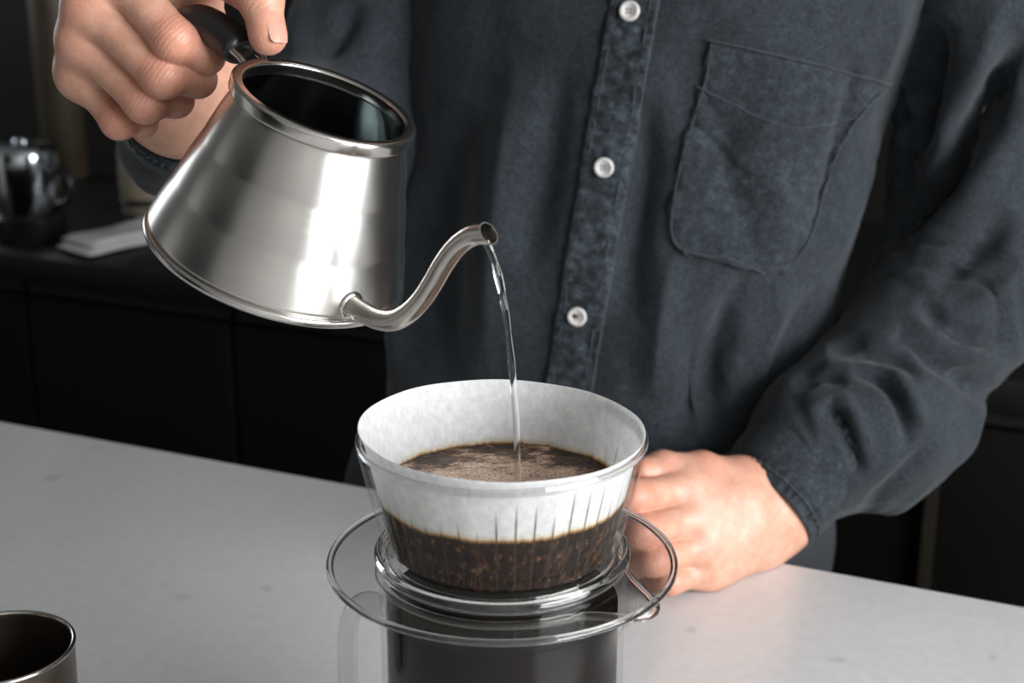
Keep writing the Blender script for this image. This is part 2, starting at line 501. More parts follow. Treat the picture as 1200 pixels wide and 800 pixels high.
# island worktop and its base
top = kobj('island_worktop', (-1.25, 1.15, -1.0, 0.0, -0.035, 0.0), M_COUNTER, None, bev=0.0025)
set_props(top, 'pale speckled stone worktop carrying the coffee server', 'worktop')
base = empty('island_cabinet', (KO[0], KO[1], 0), KYAW)
set_props(base, 'dark cabinet base underneath the pale stone worktop', 'cabinet')
box('body', (-1.2, 1.1, -0.95, -0.06, ZF, -0.035), M_CARC, base)

# back run: worktop on a row of cabinet units
ZB, VB = -0.08, 0.655
bt = kobj('back_worktop', (-2.3, 1.9, VB, V1, ZB - 0.036, ZB), M_TOP2, None, bev=0.003)
set_props(bt, 'black stone worktop along the back wall behind the man', 'worktop')
edges = [-2.3, -1.80, -1.34, -1.012, -0.682, -0.33, 0.03, 0.46, 1.2, 1.9]
names = ['black cabinet at the far left end of the back row', 'black cabinet second from the left in the back row',
         'dark cabinet with brownish door left of the wide black door', 'black cabinet door straight below the white cloth',
         'dark brown cabinet behind the kettle, left of the man', 'black cabinet hidden behind the shirt',
         'dark cabinet behind the man and his left forearm', 'black cabinet at the right edge behind the bent sleeve',
         'black cabinet at the far right end of the back row']
for i in range(len(edges) - 1):
    a, b = edges[i], edges[i + 1]
    c = empty('kitchen_cabinet', (KO[0], KO[1], 0), KYAW)
    set_props(c, names[i], 'cabinet', 'cabinet units along the back wall')
    box('body', (a + .001, b - .001, VB + .04, V1 - .005, ZF + .10, ZB - 0.037), M_CARC, c)
    dr = box('door', (a + .004, b - .004, VB + .018, VB + .04, ZF + .11, ZB - 0.062), M_CAB if i in (1, 3, 5) else M_CAB2, c, bev=0.002)
    box('finger_rail', (a + .004, b - .004, VB + .024, VB + .04, ZB - 0.058, ZB - 0.040), M_CARC, c)
    if i == 6:
        box('pull_handle', (a + .155, a + .166, VB + .004, VB + .018, ZF + .30, ZB - 0.10), m_plain('bronze_pull', (0.05, 0.042, 0.03), 0.4, 0.6), dr)
    box('plinth', (a + .001, b - .001, VB + .07, VB + .085, ZF, ZF + .10), M_CARC, c)

# things on the back worktop (all out of focus)
def kth(name, u, v, label, cat, rz=0.0):
    t = empty(name, kpt(u, v, ZB), KYAW + rz); set_props(t, label, cat); return t
M_CHROME = m_plain('chrome', (0.62, 0.65, 0.68), 0.12, 1.0, var=0.05)
M_BLK = m_plain('black_enamel', (0.008, 0.008, 0.009), 0.25)
t = kth('electric_kettle', -1.045, 0.735, 'blurred chrome kettle with black base on the back worktop', 'kettle')
t.scale = (0.62, 0.62, 0.62)
V, Fc = lathe_geo([(0.001, 0.0), (0.078, 0.0), (0.08, 0.004), (0.08, 0.058), (0.076, 0.062), (0.001, 0.062)], 48); mesh_obj('base', V, Fc, M_BLK, t, sharp=40)
V, Fc = lathe_geo([(0.001, 0.062), (0.072, 0.062), (0.074, 0.066), (0.074, 0.19), (0.071, 0.204), (0.062, 0.212), (0.001, 0.214)], 48); mesh_obj('body', V, Fc, M_CHROME, t, sharp=50)
V, Fc = lathe_geo([(0.001, 0.214), (0.018, 0.214), (0.02, 0.219), (0.017, 0.224), (0.001, 0.225)], 24); mesh_obj('lid_knob', V, Fc, M_CHROME, t)
P = catmull([(0.07, 0, 0.15), (0.10, 0, 0.165), (0.122, 0, 0.14), (0.118, 0, 0.10), (0.074, 0, 0.08)], 24)
V, Fc = tube_geo(P, 0.008, 12); mesh_obj('handle', V, Fc, M_BLK, t)

M_WHITE = m_plain('white_cotton', (0.50, 0.50, 0.51), 0.9, var=0.05)
# folded cloth: layered soft slab
t = kth('folded_cloth', -0.895, 0.815, 'white folded cloth lying on the black back worktop', 'cloth', 1.34)
def cloth_layer(z, l, w, h, sh):
    n = 40; V = []; Fc = []
    for i in range(n + 1):
        x = -l / 2 + l * i / n
        for k in range(17):
            a = 2 * math.pi * k / 17
            y = w / 2 * math.copysign(abs(math.cos(a)) ** 0.35, math.cos(a))
            zz = h / 2 * math.copysign(abs(math.sin(a)) ** 0.6, math.sin(a))
            e = min(1, (1 - abs(2 * i / n - 1)) * 6 + 0.35)
            V.append((x + sh, y * (0.9 + 0.1 * e), z + zz * e + 0.0015 * math.sin(x * 40 + y * 30)))
    for i in range(n):
        for k in range(17): Fc.append((i * 17 + k, i * 17 + (k + 1) % 17, (i + 1) * 17 + (k + 1) % 17, (i + 1) * 17 + k))
    Fc.append(tuple(range(16, -1, -1))); Fc.append(tuple(n * 17 + k for k in range(17)))
    return V, Fc
for i in range(2):
    V, Fc = cloth_layer(0.0065 + 0.0095 * i, 0.28 - 0.008 * i, 0.07 - 0.003 * i, 0.011, 0.004 * i); mesh_obj('fold', V, Fc, M_WHITE, t)

# wooden board leaning against the back wall, upper part of tall dark canister
M_WOOD = m_plain('oiled_wood', (0.20, 0.165, 0.12), 0.6, var=0.25, scale=20)
t = kth('utensil_jar', -0.99, 0.925, 'beige wooden jar standing behind the white cloth', 'jar')
V, Fc = lathe_geo([(0.001, 0.0), (0.033, 0.0), (0.036, 0.004), (0.039, 0.05), (0.037, 0.10), (0.033, 0.112)] + arc(0.0315, 0.113, 0.0015, 0, 180, 6) + [(0.034, 0.10), (0.036, 0.05), (0.03, 0.006), (0.001, 0.005)], 40, False)
mesh_obj('body', V, Fc, M_WOOD, t)
V, Fc = lathe_geo([(0.0372, 0.018), (0.0392, 0.020), (0.0400, 0.026), (0.0384, 0.028)], 40, True); mesh_obj('band', V, Fc, M_BLK, t)
t = kth('storage_canister', -1.285, 1.10, 'tall dark bronze canister standing behind the chrome kettle', 'canister')
V, Fc = lathe_geo([(0.001, 0), (0.034, 0), (0.036, 0.003), (0.036, 0.30), (0.001, 0.30)], 40)
mesh_obj('body', V, Fc, m_plain('dark_bronze', (0.055, 0.042, 0.027), 0.5, 0.3), t, sharp=40)
V, Fc = lathe_geo([(0.001, 0.301), (0.038, 0.301), (0.039, 0.325), (0.035, 0.33), (0.001, 0.33)], 40); mesh_obj('lid', V, Fc, M_BLK, t, sharp=40)

# ------------------------------------------------------------------ coffee server (glass jug)
srv = empty('coffee_server', (0, 0, 0))
set_props(srv, 'clear glass coffee jug with glass handle standing under the dripper', 'jug')
SA = math.radians(-32)   # direction of its pouring lip
def lip(th, R, Z, J):
    d = np.abs((th - SA + np.pi) % (2 * np.pi) - np.pi)
    return np.exp(-(d / 0.26) ** 2) * np.clip((Z - 0.113) / 0.024, 0, 1) ** 1.6 * 0.0195
prof = [(0.001, 0.0006), (0.046, 0.0006), (0.0488, 0.002), (0.0497, 0.005)] + [(0.0497, z) for z in np.linspace(0.012, 0.123, 12)] + \
       [(0.0499, 0.1275), (0.0503, 0.132), (0.0507, 0.1355)] + arc(0.0496, 0.1362, 0.0013, 0, 180, 6) + \
       [(0.0481, 0.132), (0.0477, 0.127)] + [(0.0476, z) for z in np.linspace(0.121, 0.012, 12)] + [(0.0465, 0.005), (0.044, 0.0035), (0.001, 0.0033)]
V, Fc = lathe_geo(prof, 160, False, lip); mesh_obj('body', V, Fc, m_thin('server_glass', (0.97, 0.97, 0.965), 0.6), srv)
tr_ = np.linspace(0, 2 * np.pi, 161)[:-1]
rr_ = 0.0497 + lip(tr_, 0, np.full(160, 0.1364), 0)
ringp = np.stack([rr_ * np.cos(tr_), rr_ * np.sin(tr_), np.full(160, 0.1364) - 0.10 * np.clip(rr_ - 0.052, 0, 1)], 1)
ringp = np.vstack([ringp, ringp[:1]])
V, Fc = tube_geo(ringp, 0.0017, 12, False, ref=[0, 0, 1]); mesh_obj('rim', V, Fc, M_GLASS, srv)
ha = math.radians(172)
P = catmull([(0.0488, 0.112), (0.056, 0.1155), (0.0625, 0.112), (0.0655, 0.098), (0.0655, 0.065), (0.0635, 0.040), (0.057, 0.026), (0.0488, 0.023)], 48)
P3 = np.stack([P[:, 0] * math.cos(ha), P[:, 0] * math.sin(ha), P[:, 1]], 1)
V, Fc = tube_geo(P3, np.linspace(0.0054, 0.0046, 48), 20, ref=[-math.sin(ha), math.cos(ha), 0], squash=lambda t: (1.6, 0.75)); mesh_obj('handle', V, Fc, m_thin('handle_glass', (0.93, 0.935, 0.93)), srv)

k = NT('brewed_coffee'); k.P(Roughness=0.3); k.b.inputs['Specular IOR Level'].default_value = 0.05; k.b.inputs['Base Color'].default_value = (0.006, 0.0035, 0.002, 1)
k.l(k.ramp(k.noise(k.coord(), 30), [(0.3, (0.005, 0.003, 0.002)), (0.7, (0.008, 0.005, 0.003))]), k.b.inputs['Base Color']); M_COFFEE = k.m
V, Fc = lathe_geo([(0.0005, 0.0042), (0.043, 0.0042), (0.0462, 0.006), (0.0471, 0.012), (0.0471, 0.1225), (0.0466, 0.1220), (0.0455, 0.1215), (0.0005, 0.1215)], 96, False)
o = mesh_obj('brewed_coffee', V, Fc, M_COFFEE); set_props(o, 'black brewed coffee inside the glass jug', 'coffee')

# ------------------------------------------------------------------ glass dripper
drp = empty('glass_dripper', (0, 0, 0.1335))
set_props(drp, 'clear glass cone dripper with wide round flange on the jug', 'dripper')
ZD = 0.1335
NR = 44
def ribs(th, R, Z, J):
    inner = (J >= NO)
    prof_ = np.abs(np.cos(th * NR / 2)) ** 6
    fade = np.clip((0.043 - (Z)) / 0.014, 0, 1)
    return -0.0006 * inner.astype(float) * prof_ * fade
out_side = [(0.0460 + (0.0575 - 0.0460) * t ** 0.95, 0.0105 + (0.0580 - 0.0105) * t) for t in np.linspace(0, 1, 26)]
in_side = [(r - 0.0024, z) for r, z in out_side[::-1]]
NO = len(out_side)
V, Fc = lathe_geo(out_side + in_side, NR * 8, True, ribs); mesh_obj('cone', V, Fc, m_thin('cone_glass', (0.985, 0.985, 0.98), 0.55), drp)
V, Fc = lathe_geo(arc(0.0563, 0.0592, 0.0013, -180, 165, 16), 160, True); mesh_obj('rim', V, Fc, M_GLASS, drp)
V, Fc = lathe_geo(arc(0.0455, 0.0100, 0.0016, -180, 165, 14), 160, True); mesh_obj('foot_ring', V, Fc, M_GLASS, drp)
V, Fc = lathe_geo([(0.0005, 0.0092), (0.0445, 0.0092), (0.0445, 0.0110), (0.0005, 0.0110)], 120, False); mesh_obj('floor', V, Fc, M_THIN, drp, sharp=40)
# flange: flat disc with rounded edge and a raised collar round the cone's foot
fl = [(0.0440, 0.0053), (0.0475, 0.0053), (0.055, 0.0053), (0.0686, 0.0054), (0.0686, 0.0080), (0.058, 0.0078), (0.0530, 0.0078), (0.0440, 0.0078)]
V, Fc = lathe_geo(fl, 160, True); mesh_obj('flange', V, Fc, m_thin('flange_glass', (0.95, 0.945, 0.93), 1.6), drp, sharp=40)
V, Fc = lathe_geo(arc(0.0692, 0.0067, 0.0015, -180, 165, 18, 0.0014), 200, True); mesh_obj('flange_edge', V, Fc, M_GLASS, drp)
V, Fc = lathe_geo(arc(0.0499, 0.0102, 0.0016, -180, 165, 14, 0.0026), 200, True); mesh_obj('collar', V, Fc, M_GLASS, drp)

# ------------------------------------------------------------------ paper filter
ZS = 0.1700      # level of the slurry
def m_paper(name, outside):
    k = NT(name); v = k.coord()
    sep = k.n('ShaderNodeSeparateXYZ'); k.l(v, sep.inputs[0]); X, Y, Z = sep.outputs
    ang = k.math('ARCTAN2', Y, X)
    cmb2 = k.n('ShaderNodeCombineXYZ'); k.l(k.math('MULTIPLY', ang, 3.0), cmb2.inputs[0])
    slow = k.noise(cmb2.outputs[0], 0.8, 2, 0.5)
    cmb = k.n('ShaderNodeCombineXYZ'); k.l(k.math('MULTIPLY', ang, 16.0), cmb.inputs[0])
    drip = k.noise(cmb.outputs[0], 1.0, 2, 0.5)
    lev = k.math('ADD', k.math('MULTIPLY', k.math('SUBTRACT', drip, 0.5), 0.0022), k.math('MULTIPLY', k.math('SUBTRACT', slow, 0.5), 0.003))
    if outside:
        # coffee drawn up along the pleats that touch the glass ribs, highest on the right
        pl = k.math('POWER', k.math('ABSOLUTE', k.math('COSINE', k.math('MULTIPLY', k.math('ADD', ang, 0.035), NR / 2))), 60.0)
        cmb3 = k.n('ShaderNodeCombineXYZ'); k.l(k.math('MULTIPLY', ang, 9.0), cmb3.inputs[0])
        amt = k.ramp(k.noise(cmb3.outputs[0], 1.0, 2, 0.6), [(0.26, (0.1, 0.1, 0.1)), (0.62, (1, 1, 1))])
        side = k.math('ADD', k.math('MULTIPLY', k.math('MAXIMUM', k.math('COSINE', k.math('ADD', ang, 0.55)), 0.0), 0.85), 0.35)
        reach = k.math('MULTIPLY', k.math("MULTIPLY", side, amt), 0.022)
    hz = k.math('SUBTRACT', k.math('SUBTRACT', Z, ZS - ZD + 0.0002), lev)        # height over the wet line
    stain = k.math('DIVIDE', k.math('ADD', hz, 0.004), 0.012)
    grain = k.noise(v, 240, 3, 0.6); speck = k.noise(k.mapping(v, (1, 1, 0.65)), 340, 4, 0.65)
    wet = k.ramp(speck, [(0.30, (0.006, 0.0035, 0.002)), (0.54, (0.020, 0.009, 0.004)), (0.63, (0.10, 0.040, 0.012)), (0.74, (0.32, 0.17, 0.075))])
    fib = k.noise(k.mapping(v, (330, 330, 240)), 1.0, 6, 0.78)
    dry = k.ramp(fib, [(0.32, (0.70, 0.705, 0.71)), (0.66, (0.90, 0.90, 0.895))])
    fac = k.ramp(stain, [(0.24, (0, 0, 0)), (0.34, (1, 1, 1))])
    tint = k.ramp(stain, [(0.26, (0.16, 0.07, 0.02)), (0.36, (0.55, 0.31, 0.10)), (0.44, (0.90, 0.82, 0.68)), (0.60, (1, 1, 1))])
    c = k.mix(fac, wet, k.mix(1.0, dry, tint, 'MULTIPLY'))
    if outside:
        inside_reach = k.math('DIVIDE', k.math('SUBTRACT', reach, hz), 0.009, True)
        c = k.mix(k.math('MULTIPLY', k.math('MULTIPLY', pl, inside_reach), 0.85), c, (0.065, 0.032, 0.012))
    k.l(c, k.b.inputs['Base Color']); k.P(Roughness=0.7)
    k.b.inputs['Specular IOR Level'].default_value = 0.15
    k.l(k.bump(fib, 0.35, 0.0006), k.b.inputs['Normal'])
    tr = k.n('ShaderNodeBsdfTranslucent'); k.l(c, tr.inputs[0])
    mx = k.n('ShaderNodeMixShader'); mx.inputs[0].default_value = 0.5
    k.l(k.b.outputs[0], mx.inputs[1]); k.l(tr.outputs[0], mx.inputs[2]); k.l(mx.outputs[0], k.out.inputs[0])
    return k.m
M_PAPER = m_paper('filter_paper', False); M_PAPER_OUT = m_paper('filter_paper_outside', True)
def paper_mod(th, R, Z, J):
    t = np.clip((Z - 0.0135) / 0.045, 0, 1)
    return 0.0004 * np.sin(th * 20) * (1 - t) 
tt = np.linspace(0, 1, 40)
pin = [(0.0432 + (0.0550 - 0.0432) * t + 0.0010 * max(0, t - 0.9) / 0.1, 0.0135 + (0.0635 - 0.0135) * t) for t in tt]
pout = [(r + 0.00025, z) for r, z in pin[::-1]]
V, Fc = lathe_geo([(0.0005, 0.0133)] + pin + [(pin[-1][0] + 0.00012, pin[-1][1] + 0.0001)] + pout + [(0.0005, 0.0131)], 160, False, paper_mod)
up_ = np.clip((V[:, 2] - 0.05) / 0.012, 0, 1)
V[:, 2] += up_ * (-0.026 * V[:, 0] - 0.004 * V[:, 1])
V[:, 2] += up_ * 0.00012 * np.sin(np.arctan2(V[:, 1], V[:, 0]) * 9)
fil = mesh_obj('paper_filter', V, Fc, M_PAPER); fil.location = (0, 0, ZD)
fil.data.materials.append(M_PAPER_OUT)
mpf = len(tt) * 2 + 3
fil.data.polygons.foreach_set('material_index', (np.arange(len(Fc)) % (mpf - 1) > len(tt) + 0).astype(np.int32))
set_props(fil, 'white paper coffee filter lining the glass dripper, brown where wet', 'filter')

# coffee slurry with its foam
def in_r(z):
    t = np.clip((z - ZD - 0.0135) / 0.0500, 0, 1); return 0.0432 + 0.0118 * t
LX, LY = 0.0065, -0.0045
nr, na = 70, 160
rr = np.linspace(0, 1, nr) ** 0.8; th = np.arange(na) * 2 * np.pi / na
RS = in_r(ZS) - 0.0006
G = np.stack([(rr[:, None] * np.cos(th)) * RS, (rr[:, None] * np.sin(th)) * RS, np.zeros((nr, na))], -1).reshape(-1, 3)
dl = np.hypot(G[:, 0] - LX, G[:, 1] - LY)
G[:, 2] = -0.0030 * np.exp(-(dl / 0.0042) ** 2) + 0.0006 * np.exp(-((dl - 0.0085) / 0.003) ** 2) + 0.00025 * np.sin(dl * 900) * np.exp(-dl / 0.012)
G[:, 2] += 0.00028 * vnoise(G, 420, 3) + 0.0004 * vnoise(G, 130, 5)
G[:, 2] += 0.0006 * np.clip((np.hypot(G[:, 0], G[:, 1]) / RS - 0.94) / 0.06, 0, 1)
Fc = [(i * na + j, i * na + (j + 1) % na, (i + 1) * na + (j + 1) % na, (i + 1) * na + j) for i in range(nr - 1) for j in range(na)]
nb = len(G)
low = np.stack([np.cos(th) * 0.0425, np.sin(th) * 0.0425, np.full(na, -(ZS - ZD - 0.0142))], -1)
G = np.vstack([G, low])
Fc += [((nr - 1) * na + j, (nr - 1) * na + (j + 1) % na, nb + (j + 1) % na, nb + j) for j in range(na)] + [tuple(nb + j for j in range(na - 1, -1, -1))]
k = NT('coffee_foam'); v = k.coord()
sep = k.n('ShaderNodeSeparateXYZ'); k.l(v, sep.inputs[0])
rad = k.math('SQRT', k.math('ADD', k.math('POWER', sep.outputs[0], 2.0), k.math('POWER', sep.outputs[1], 2.0)))
n1 = k.noise(k.mapping(v, (45, 85, 60)), 1.0, 7, 0.78); n2 = k.noise(v, 900, 2, 0.6)
f = k.math('ADD', k.math('MULTIPLY', k.math('SUBTRACT', rad, 0.0355), 13.0), k.math('ADD', k.math('MULTIPLY', k.math('SUBTRACT', n1, 0.5), 2.2), 0.5))
foam = k.ramp(f, [(0.20, (0.74, 0.55, 0.43)), (0.40, (0.52, 0.35, 0.25)), (0.52, (0.13, 0.07, 0.04)), (0.70, (0.022, 0.012, 0.008))])
foam = k.mix(0.7, foam, k.ramp(n2, [(0.36, (0.25, 0.22, 0.2)), (0.52, (1.0, 1.0, 1.0)), (0.7, (1.35, 1.3, 1.25))]), 'MULTIPLY')
k.l(foam, k.b.inputs['Base Color']); k.P(Roughness=0.42)
k.l(k.bump(k.math('ADD', n2, k.noise(v, 380, 3)), 0.5, 0.0006), k.b.inputs['Normal'])
sl = mesh_obj('coffee_slurry', G, Fc, k.m); sl.location = (0, 0, ZS)
set_props(sl, 'wet coffee grounds with brown foam inside the paper filter', 'coffee')

# ------------------------------------------------------------------ pouring kettle
KE_O = np.array([-0.1003, 0.0900, 0.2422]); KE_A = np.array([0.3440, -0.1603, 0.9252])
KE_1 = np.array([0.9390, 0.0587, -0.3389]); KE_2 = np.cross(KE_A, KE_1)
ket = empty('pouring_kettle')
Mx = Matrix.Identity(4)
for i in range(3):
    Mx[i][0], Mx[i][1], Mx[i][2], Mx[i][3] = KE_1[i], KE_2[i], KE_A[i], KE_O[i]
ket.matrix_world = Mx
set_props(ket, 'tilted stainless steel gooseneck kettle held over the dripper', 'kettle')
H = 0.0767
def tier(z):   # slightly bellied tiers on the cone
    t = (z - 0.006) / (0.0705 - 0.006)
    r = 0.0573 + (0.0377 - 0.0573) * t
    return r + 0.00045 * abs(math.sin(math.pi * (t * 3.0 + 0.08))) ** 0.9
zz = np.linspace(0.0055, 0.0705, 60)
wall = [(tier(z), z) for z in zz]
prof = [(0.0005, 0.0018), (0.054, 0.0018), (0.0565, 0.004)] + wall + [(0.0368, 0.0712)]
V, Fc = lathe_geo(prof, 160, False); mesh_obj('body', V, Fc, M_STEEL, ket, sharp=60)
V, Fc = lathe_geo([(0.0366, 0.0711)] + [(r - 0.0009, z) for r, z in wall[::-1][1:-1]] + [(0.053, 0.0035), (0.0005, 0.0030)], 120, False)
mesh_obj('lining', V, Fc, m_brushed('reflection_darkened_steel', (0.22, 0.24, 0.24), 0.16, 0.2), ket)  # dark reflections inside the kettle put into the colour of its inner steel
ring = [(0.0555, 0.0006), (0.0572, 0.0)] + arc(0.0572, 0.0020, 0.0017, -90, 90, 9, 0.0020) + [(0.0560, 0.0042), (0.0550, 0.0030)]
V, Fc = lathe_geo(ring, 160, True); mesh_obj('base_ring', V, Fc, M_STEEL_RIM, ket, sharp=70)
rim = [(0.0372, 0.0698), (0.0390, 0.0700)] + arc(0.0388, 0.0718, 0.0014, -60, 0, 4) + [(0.0402, 0.0745)] + arc(0.0386, 0.0752, 0.0016, 0, 100, 6) + [(0.0362, 0.0766)] + arc(0.0362, 0.0754, 0.0011, 90, 200, 5) + [(0.0353, 0.0720)]
V, Fc = lathe_geo(rim, 160, True); mesh_obj('rim', V, Fc, M_STEEL_RIM, ket, sharp=60)
# spout (hollow tube) in the plane of azimuth -50 degrees
sa = math.radians(-50)
sp = [(0.0535, 0.0100), (0.056, 0.0105), (0.0655, 0.0125), (0.075, 0.0155), (0.083, 0.0205), (0.089, 0.028), (0.093, 0.0365), (0.0955, 0.046), (0.0972, 0.055), (0.0996, 0.0630), (0.103, 0.0695), (0.1075, 0.0748), (0.1135, 0.0788)]
P = catmull(sp, 90)
P3 = np.stack([P[:, 0] * math.cos(sa), P[:, 0] * math.sin(sa), P[:, 1]], 1)
tl = np.linspace(0, 1, 90)
Ro = 0.0046 - 0.0004 * np.clip(tl / 0.5, 0, 1) + 0.0002 * np.clip((tl - 0.93) / 0.07, 0, 1)
ns = 28
Vo, Fo = tube_geo(P3, Ro, ns, False, ref=[-math.sin(sa), math.cos(sa), 0]); Vi, Fi = tube_geo(P3, Ro - 0.0006, ns, False, ref=[-math.sin(sa), math.cos(sa), 0])
# the mouth is cut obliquely, leaning forward
Td = P3[-1] - P3[-2]; Td /= np.linalg.norm(Td)
upv = np.array([0, 0, 1.0]) - Td * Td[2]; upv /= np.linalg.norm(upv)
for A in (Vo, Vi):
    for r_ in range(14):
        row = slice((89 - r_) * ns, (90 - r_) * ns)
        w = (1 - r_ / 14) ** 1.5
        A[row] += np.outer(-((A[row] - P3[89 - r_]) @ upv) * 0.45 * w, Td)
no = len(Vo)
Fc = list(Fo) + [tuple(i + no for i in f[::-1]) for f in Fi] + [(89 * ns + j, 89 * ns + (j + 1) % ns, no + 89 * ns + (j + 1) % ns, no + 89 * ns + j) for j in range(ns)]
spout = mesh_obj('spout', np.vstack([Vo, Vi]), Fc, M_STEEL_SPOUT, ket, sharp=60)
T0 = P3[6] - P3[2]; T0 /= np.linalg.norm(T0)
C0 = P3[2]
Pc = np.array([C0 + T0 * s for s in (0.0005, 0.0014, 0.0022, 0.0030, 0.0034)])
V, Fc = tube_geo(Pc, [0.0062, 0.0062, 0.0060, 0.0054, 0.0046], 28, True); mesh_obj('spout_collar', V, Fc, M_STEEL_RIM, spout, sharp=60)
# handle in the plane of azimuth 140 degrees
hd = math.radians(140)
hp = [(0.0520, 0.0735), (0.060, 0.0742), (0.073, 0.0745), (0.084, 0.0725), (0.094, 0.064), (0.103, 0.050), (0.110, 0.034), (0.114, 0.018), (0.1155, 0.006)]
P = catmull(hp, 60); P3 = np.stack([P[:, 0] * math.cos(hd), P[:, 0] * math.sin(hd), P[:, 1]], 1)
Rh = np.full(60, 0.0086); Rh[:4] = [0.0062, 0.0076, 0.0083, 0.0086]; Rh[-4:] = [0.0086, 0.0083, 0.0074, 0.0058]
V, Fc = tube_geo(P3, Rh, 28, True, ref=[-math.sin(hd), math.cos(hd), 0], squash=lambda t: (1.12, 0.9)); mesh_obj('handle', V, Fc, M_HANDLE, ket, sharp=50)
for s in (-1, 1):
    off = np.array([-math.sin(hd), math.cos(hd), 0]) * 0.0066 * s
    Q = catmull([(0.0403, 0.0645), (0.0412, 0.0690), (0.0444, 0.0725), (0.0500, 0.0737), (0.0560, 0.0738)], 20)
    Q3 = np.stack([Q[:, 0] * math.cos(hd), Q[:, 0] * math.sin(hd), Q[:, 1]], 1) + off
    V, Fc = tube_geo(Q3, 0.0016, 12, True); mesh_obj('bracket', V, Fc, M_STEEL_RIM, ket, sharp=60)

# water stream: a thin falling, slightly twisted ribbon
tip_l = np.array([0.1138 * math.cos(sa), 0.1138 * math.sin(sa), 0.0760])
tipw = KE_O + KE_1 * tip_l[0] + KE_2 * tip_l[1] + KE_A * tip_l[2]
end = np.array([LX, LY, ZS - 0.0006])
n = 90; S = np.linspace(0, 1, n)
st0 = tipw - np.array([0.003, -0.002, -0.0012])
P3 = np.zeros((n, 3))
fall = 0.10 * S + 0.90 * S ** 2
P3[:, 2] = st0[2] + (end[2] - st0[2]) * fall
P3[:, 0] = st0[0] + (end[0] - st0[0]) * (1 - (1 - S) ** 1.55); P3[:, 1] = st0[1] + (end[1] - st0[1]) * (1 - (1 - S) ** 1.3)
Rw = 0.0013 + 0.0012 * np.exp(-S * 7) + 0.00012 * np.sin(S * 40)
Rw[-5:] *= np.array([1.05, 1.15, 1.35, 1.7, 2.3])
V, Fc = tube_geo(P3, Rw, 16, True, ref=[1, 0.2, 0], squash=lambda t: (1 + 0.45 * math.exp(-t * 3) * math.cos(t * 16), 1 - 0.45 * math.exp(-t * 3) * math.cos(t * 16)))
o = mesh_obj('water_stream', V, Fc, M_WATER); set_props(o, 'thin stream of hot water falling from the kettle spout', 'water')

# ------------------------------------------------------------------ dark metal cup, lower left
cup = empty('metal_cup', (-0.229, 0.0536, 0.0)); set_props(cup, 'dark bronze metal cup at the lower left of the worktop', 'cup')
M_CUP = m_brushed('dark_bronze_metal', (0.20, 0.165, 0.135), 0.32, 0.4)
pr = [(0.0005, 0.0008), (0.028, 0.0008), (0.0305, 0.002), (0.0315, 0.005)] + [(0.0315 + 0.0022 * t, 0.005 + 0.063 * t) for t in np.linspace(0.1, 1, 10)] + arc(0.0333, 0.0690, 0.0010, -20, 180, 8) + \
     [(0.0315 + 0.0022 * t - 0.0012, 0.005 + 0.061 * t) for t in np.linspace(1, 0.1, 10)] + [(0.0295, 0.006), (0.027, 0.0035), (0.0005, 0.0032)]
V, Fc = lathe_geo(pr, 96, False); mesh_obj('body', V, Fc, M_CUP, cup, sharp=50)
V, Fc = lathe_geo([(0.0325, 0.0688)] + arc(0.0333, 0.0693, 0.0011, -160, 180, 14), 96, False); mesh_obj('rim', V, Fc, M_STEEL_RIM, cup)

# ------------------------------------------------------------------ the man
man = empty('person', (0.10, 0.50, ZF))
set_props(man, 'man in dark slate denim shirt pouring water with his raised hand', 'person')
def child(o, p=man):
    o.parent = p
    o.matrix_parent_inverse = Matrix.Identity(4)
    return o
MO = np.array([0.10, 0.50, ZF])          # person's base; children are built in world space and shifted
def wobj(name, V, Fc, mat, parent=None, **kw):
    o = mesh_obj(name, np.asarray(V) - MO, Fc, mat, parent or man, **kw); return o

# ---- hands
def hand_sdf(fingers, palm, thumb, kf=0.0007):
    """fingers: lists of (point, radius); palm: list of (a, b, ra, rb)"""
    def fn(P):
        d = None
        for a, b, ra, rb in palm:
            e = rcone(P, a, b, ra, rb); d = e if d is None else smin(d, e, 0.016)
        tot = d
        for ch in fingers + [thumb]:
            f = None
            for (p0, r0), (p1, r1) in zip(ch[:-1], ch[1:]):
                m = (np.asarray(p0) + np.asarray(p1)) / 2; rm = (r0 + r1) / 2 * 0.93
                e = np.minimum(rcone(P, p0, m, r0, rm), rcone(P, m, p1, rm, r1))
                f = e if f is None else smin(f, e, 0.004)
            tot = smin(tot, smin(d, f, 0.0075), kf)
        return tot
    return fn
A = lambda x, y, z: at_y(x, y, z)
# right hand closed round the kettle handle
RW = A(213, 110, 0.200)
r_f = [
    [(A(134, -36, .132), .0112), (A(205, 48, .1125), .0094), (A(240, 64, .124), .0086), (A(236, 42, .150), .0074)],
    [(A(106, 6, .132), .0108), (A(191, 90, .1140), .0092), (A(231, 92, .129), .0083), (A(224, 72, .154), .0072)],
    [(A(97, 48, .137), .0100), (A(170, 121, .1205), .0087), (A(206, 117, .135), .0077), (A(200, 98, .158), .0068)],
    [(A(95, 88, .147), .0088), (A(139, 143, .1330), .0076), (A(167, 143, .146), .0067), (A(164, 126, .164), .0058)],
]
r_thumb = [(A(228, 30, .180), .0135), (A(240, -42, .142), .0112), (A(305, -4, .108), .0098), (A(314, 42, .100), .0084)]
r_palm = [(r_f[0][0][0], RW, .0115, .021), (r_f[1][0][0], RW, .0110, .021), (r_f[2][0][0], RW, .0105, .021), (r_f[3][0][0], RW, .0095, .021),
          (r_f[0][0][0] + np.array([0, .006, 0]), r_f[3][0][0] + np.array([0, .006, 0]), .0085, .0075), (A(234, -30, .147), A(160, -20, .142), .0085, .010), (A(228, 30, .180), RW, .014, .021),
          (A(165, 60, .168), RW, .015, .022)]
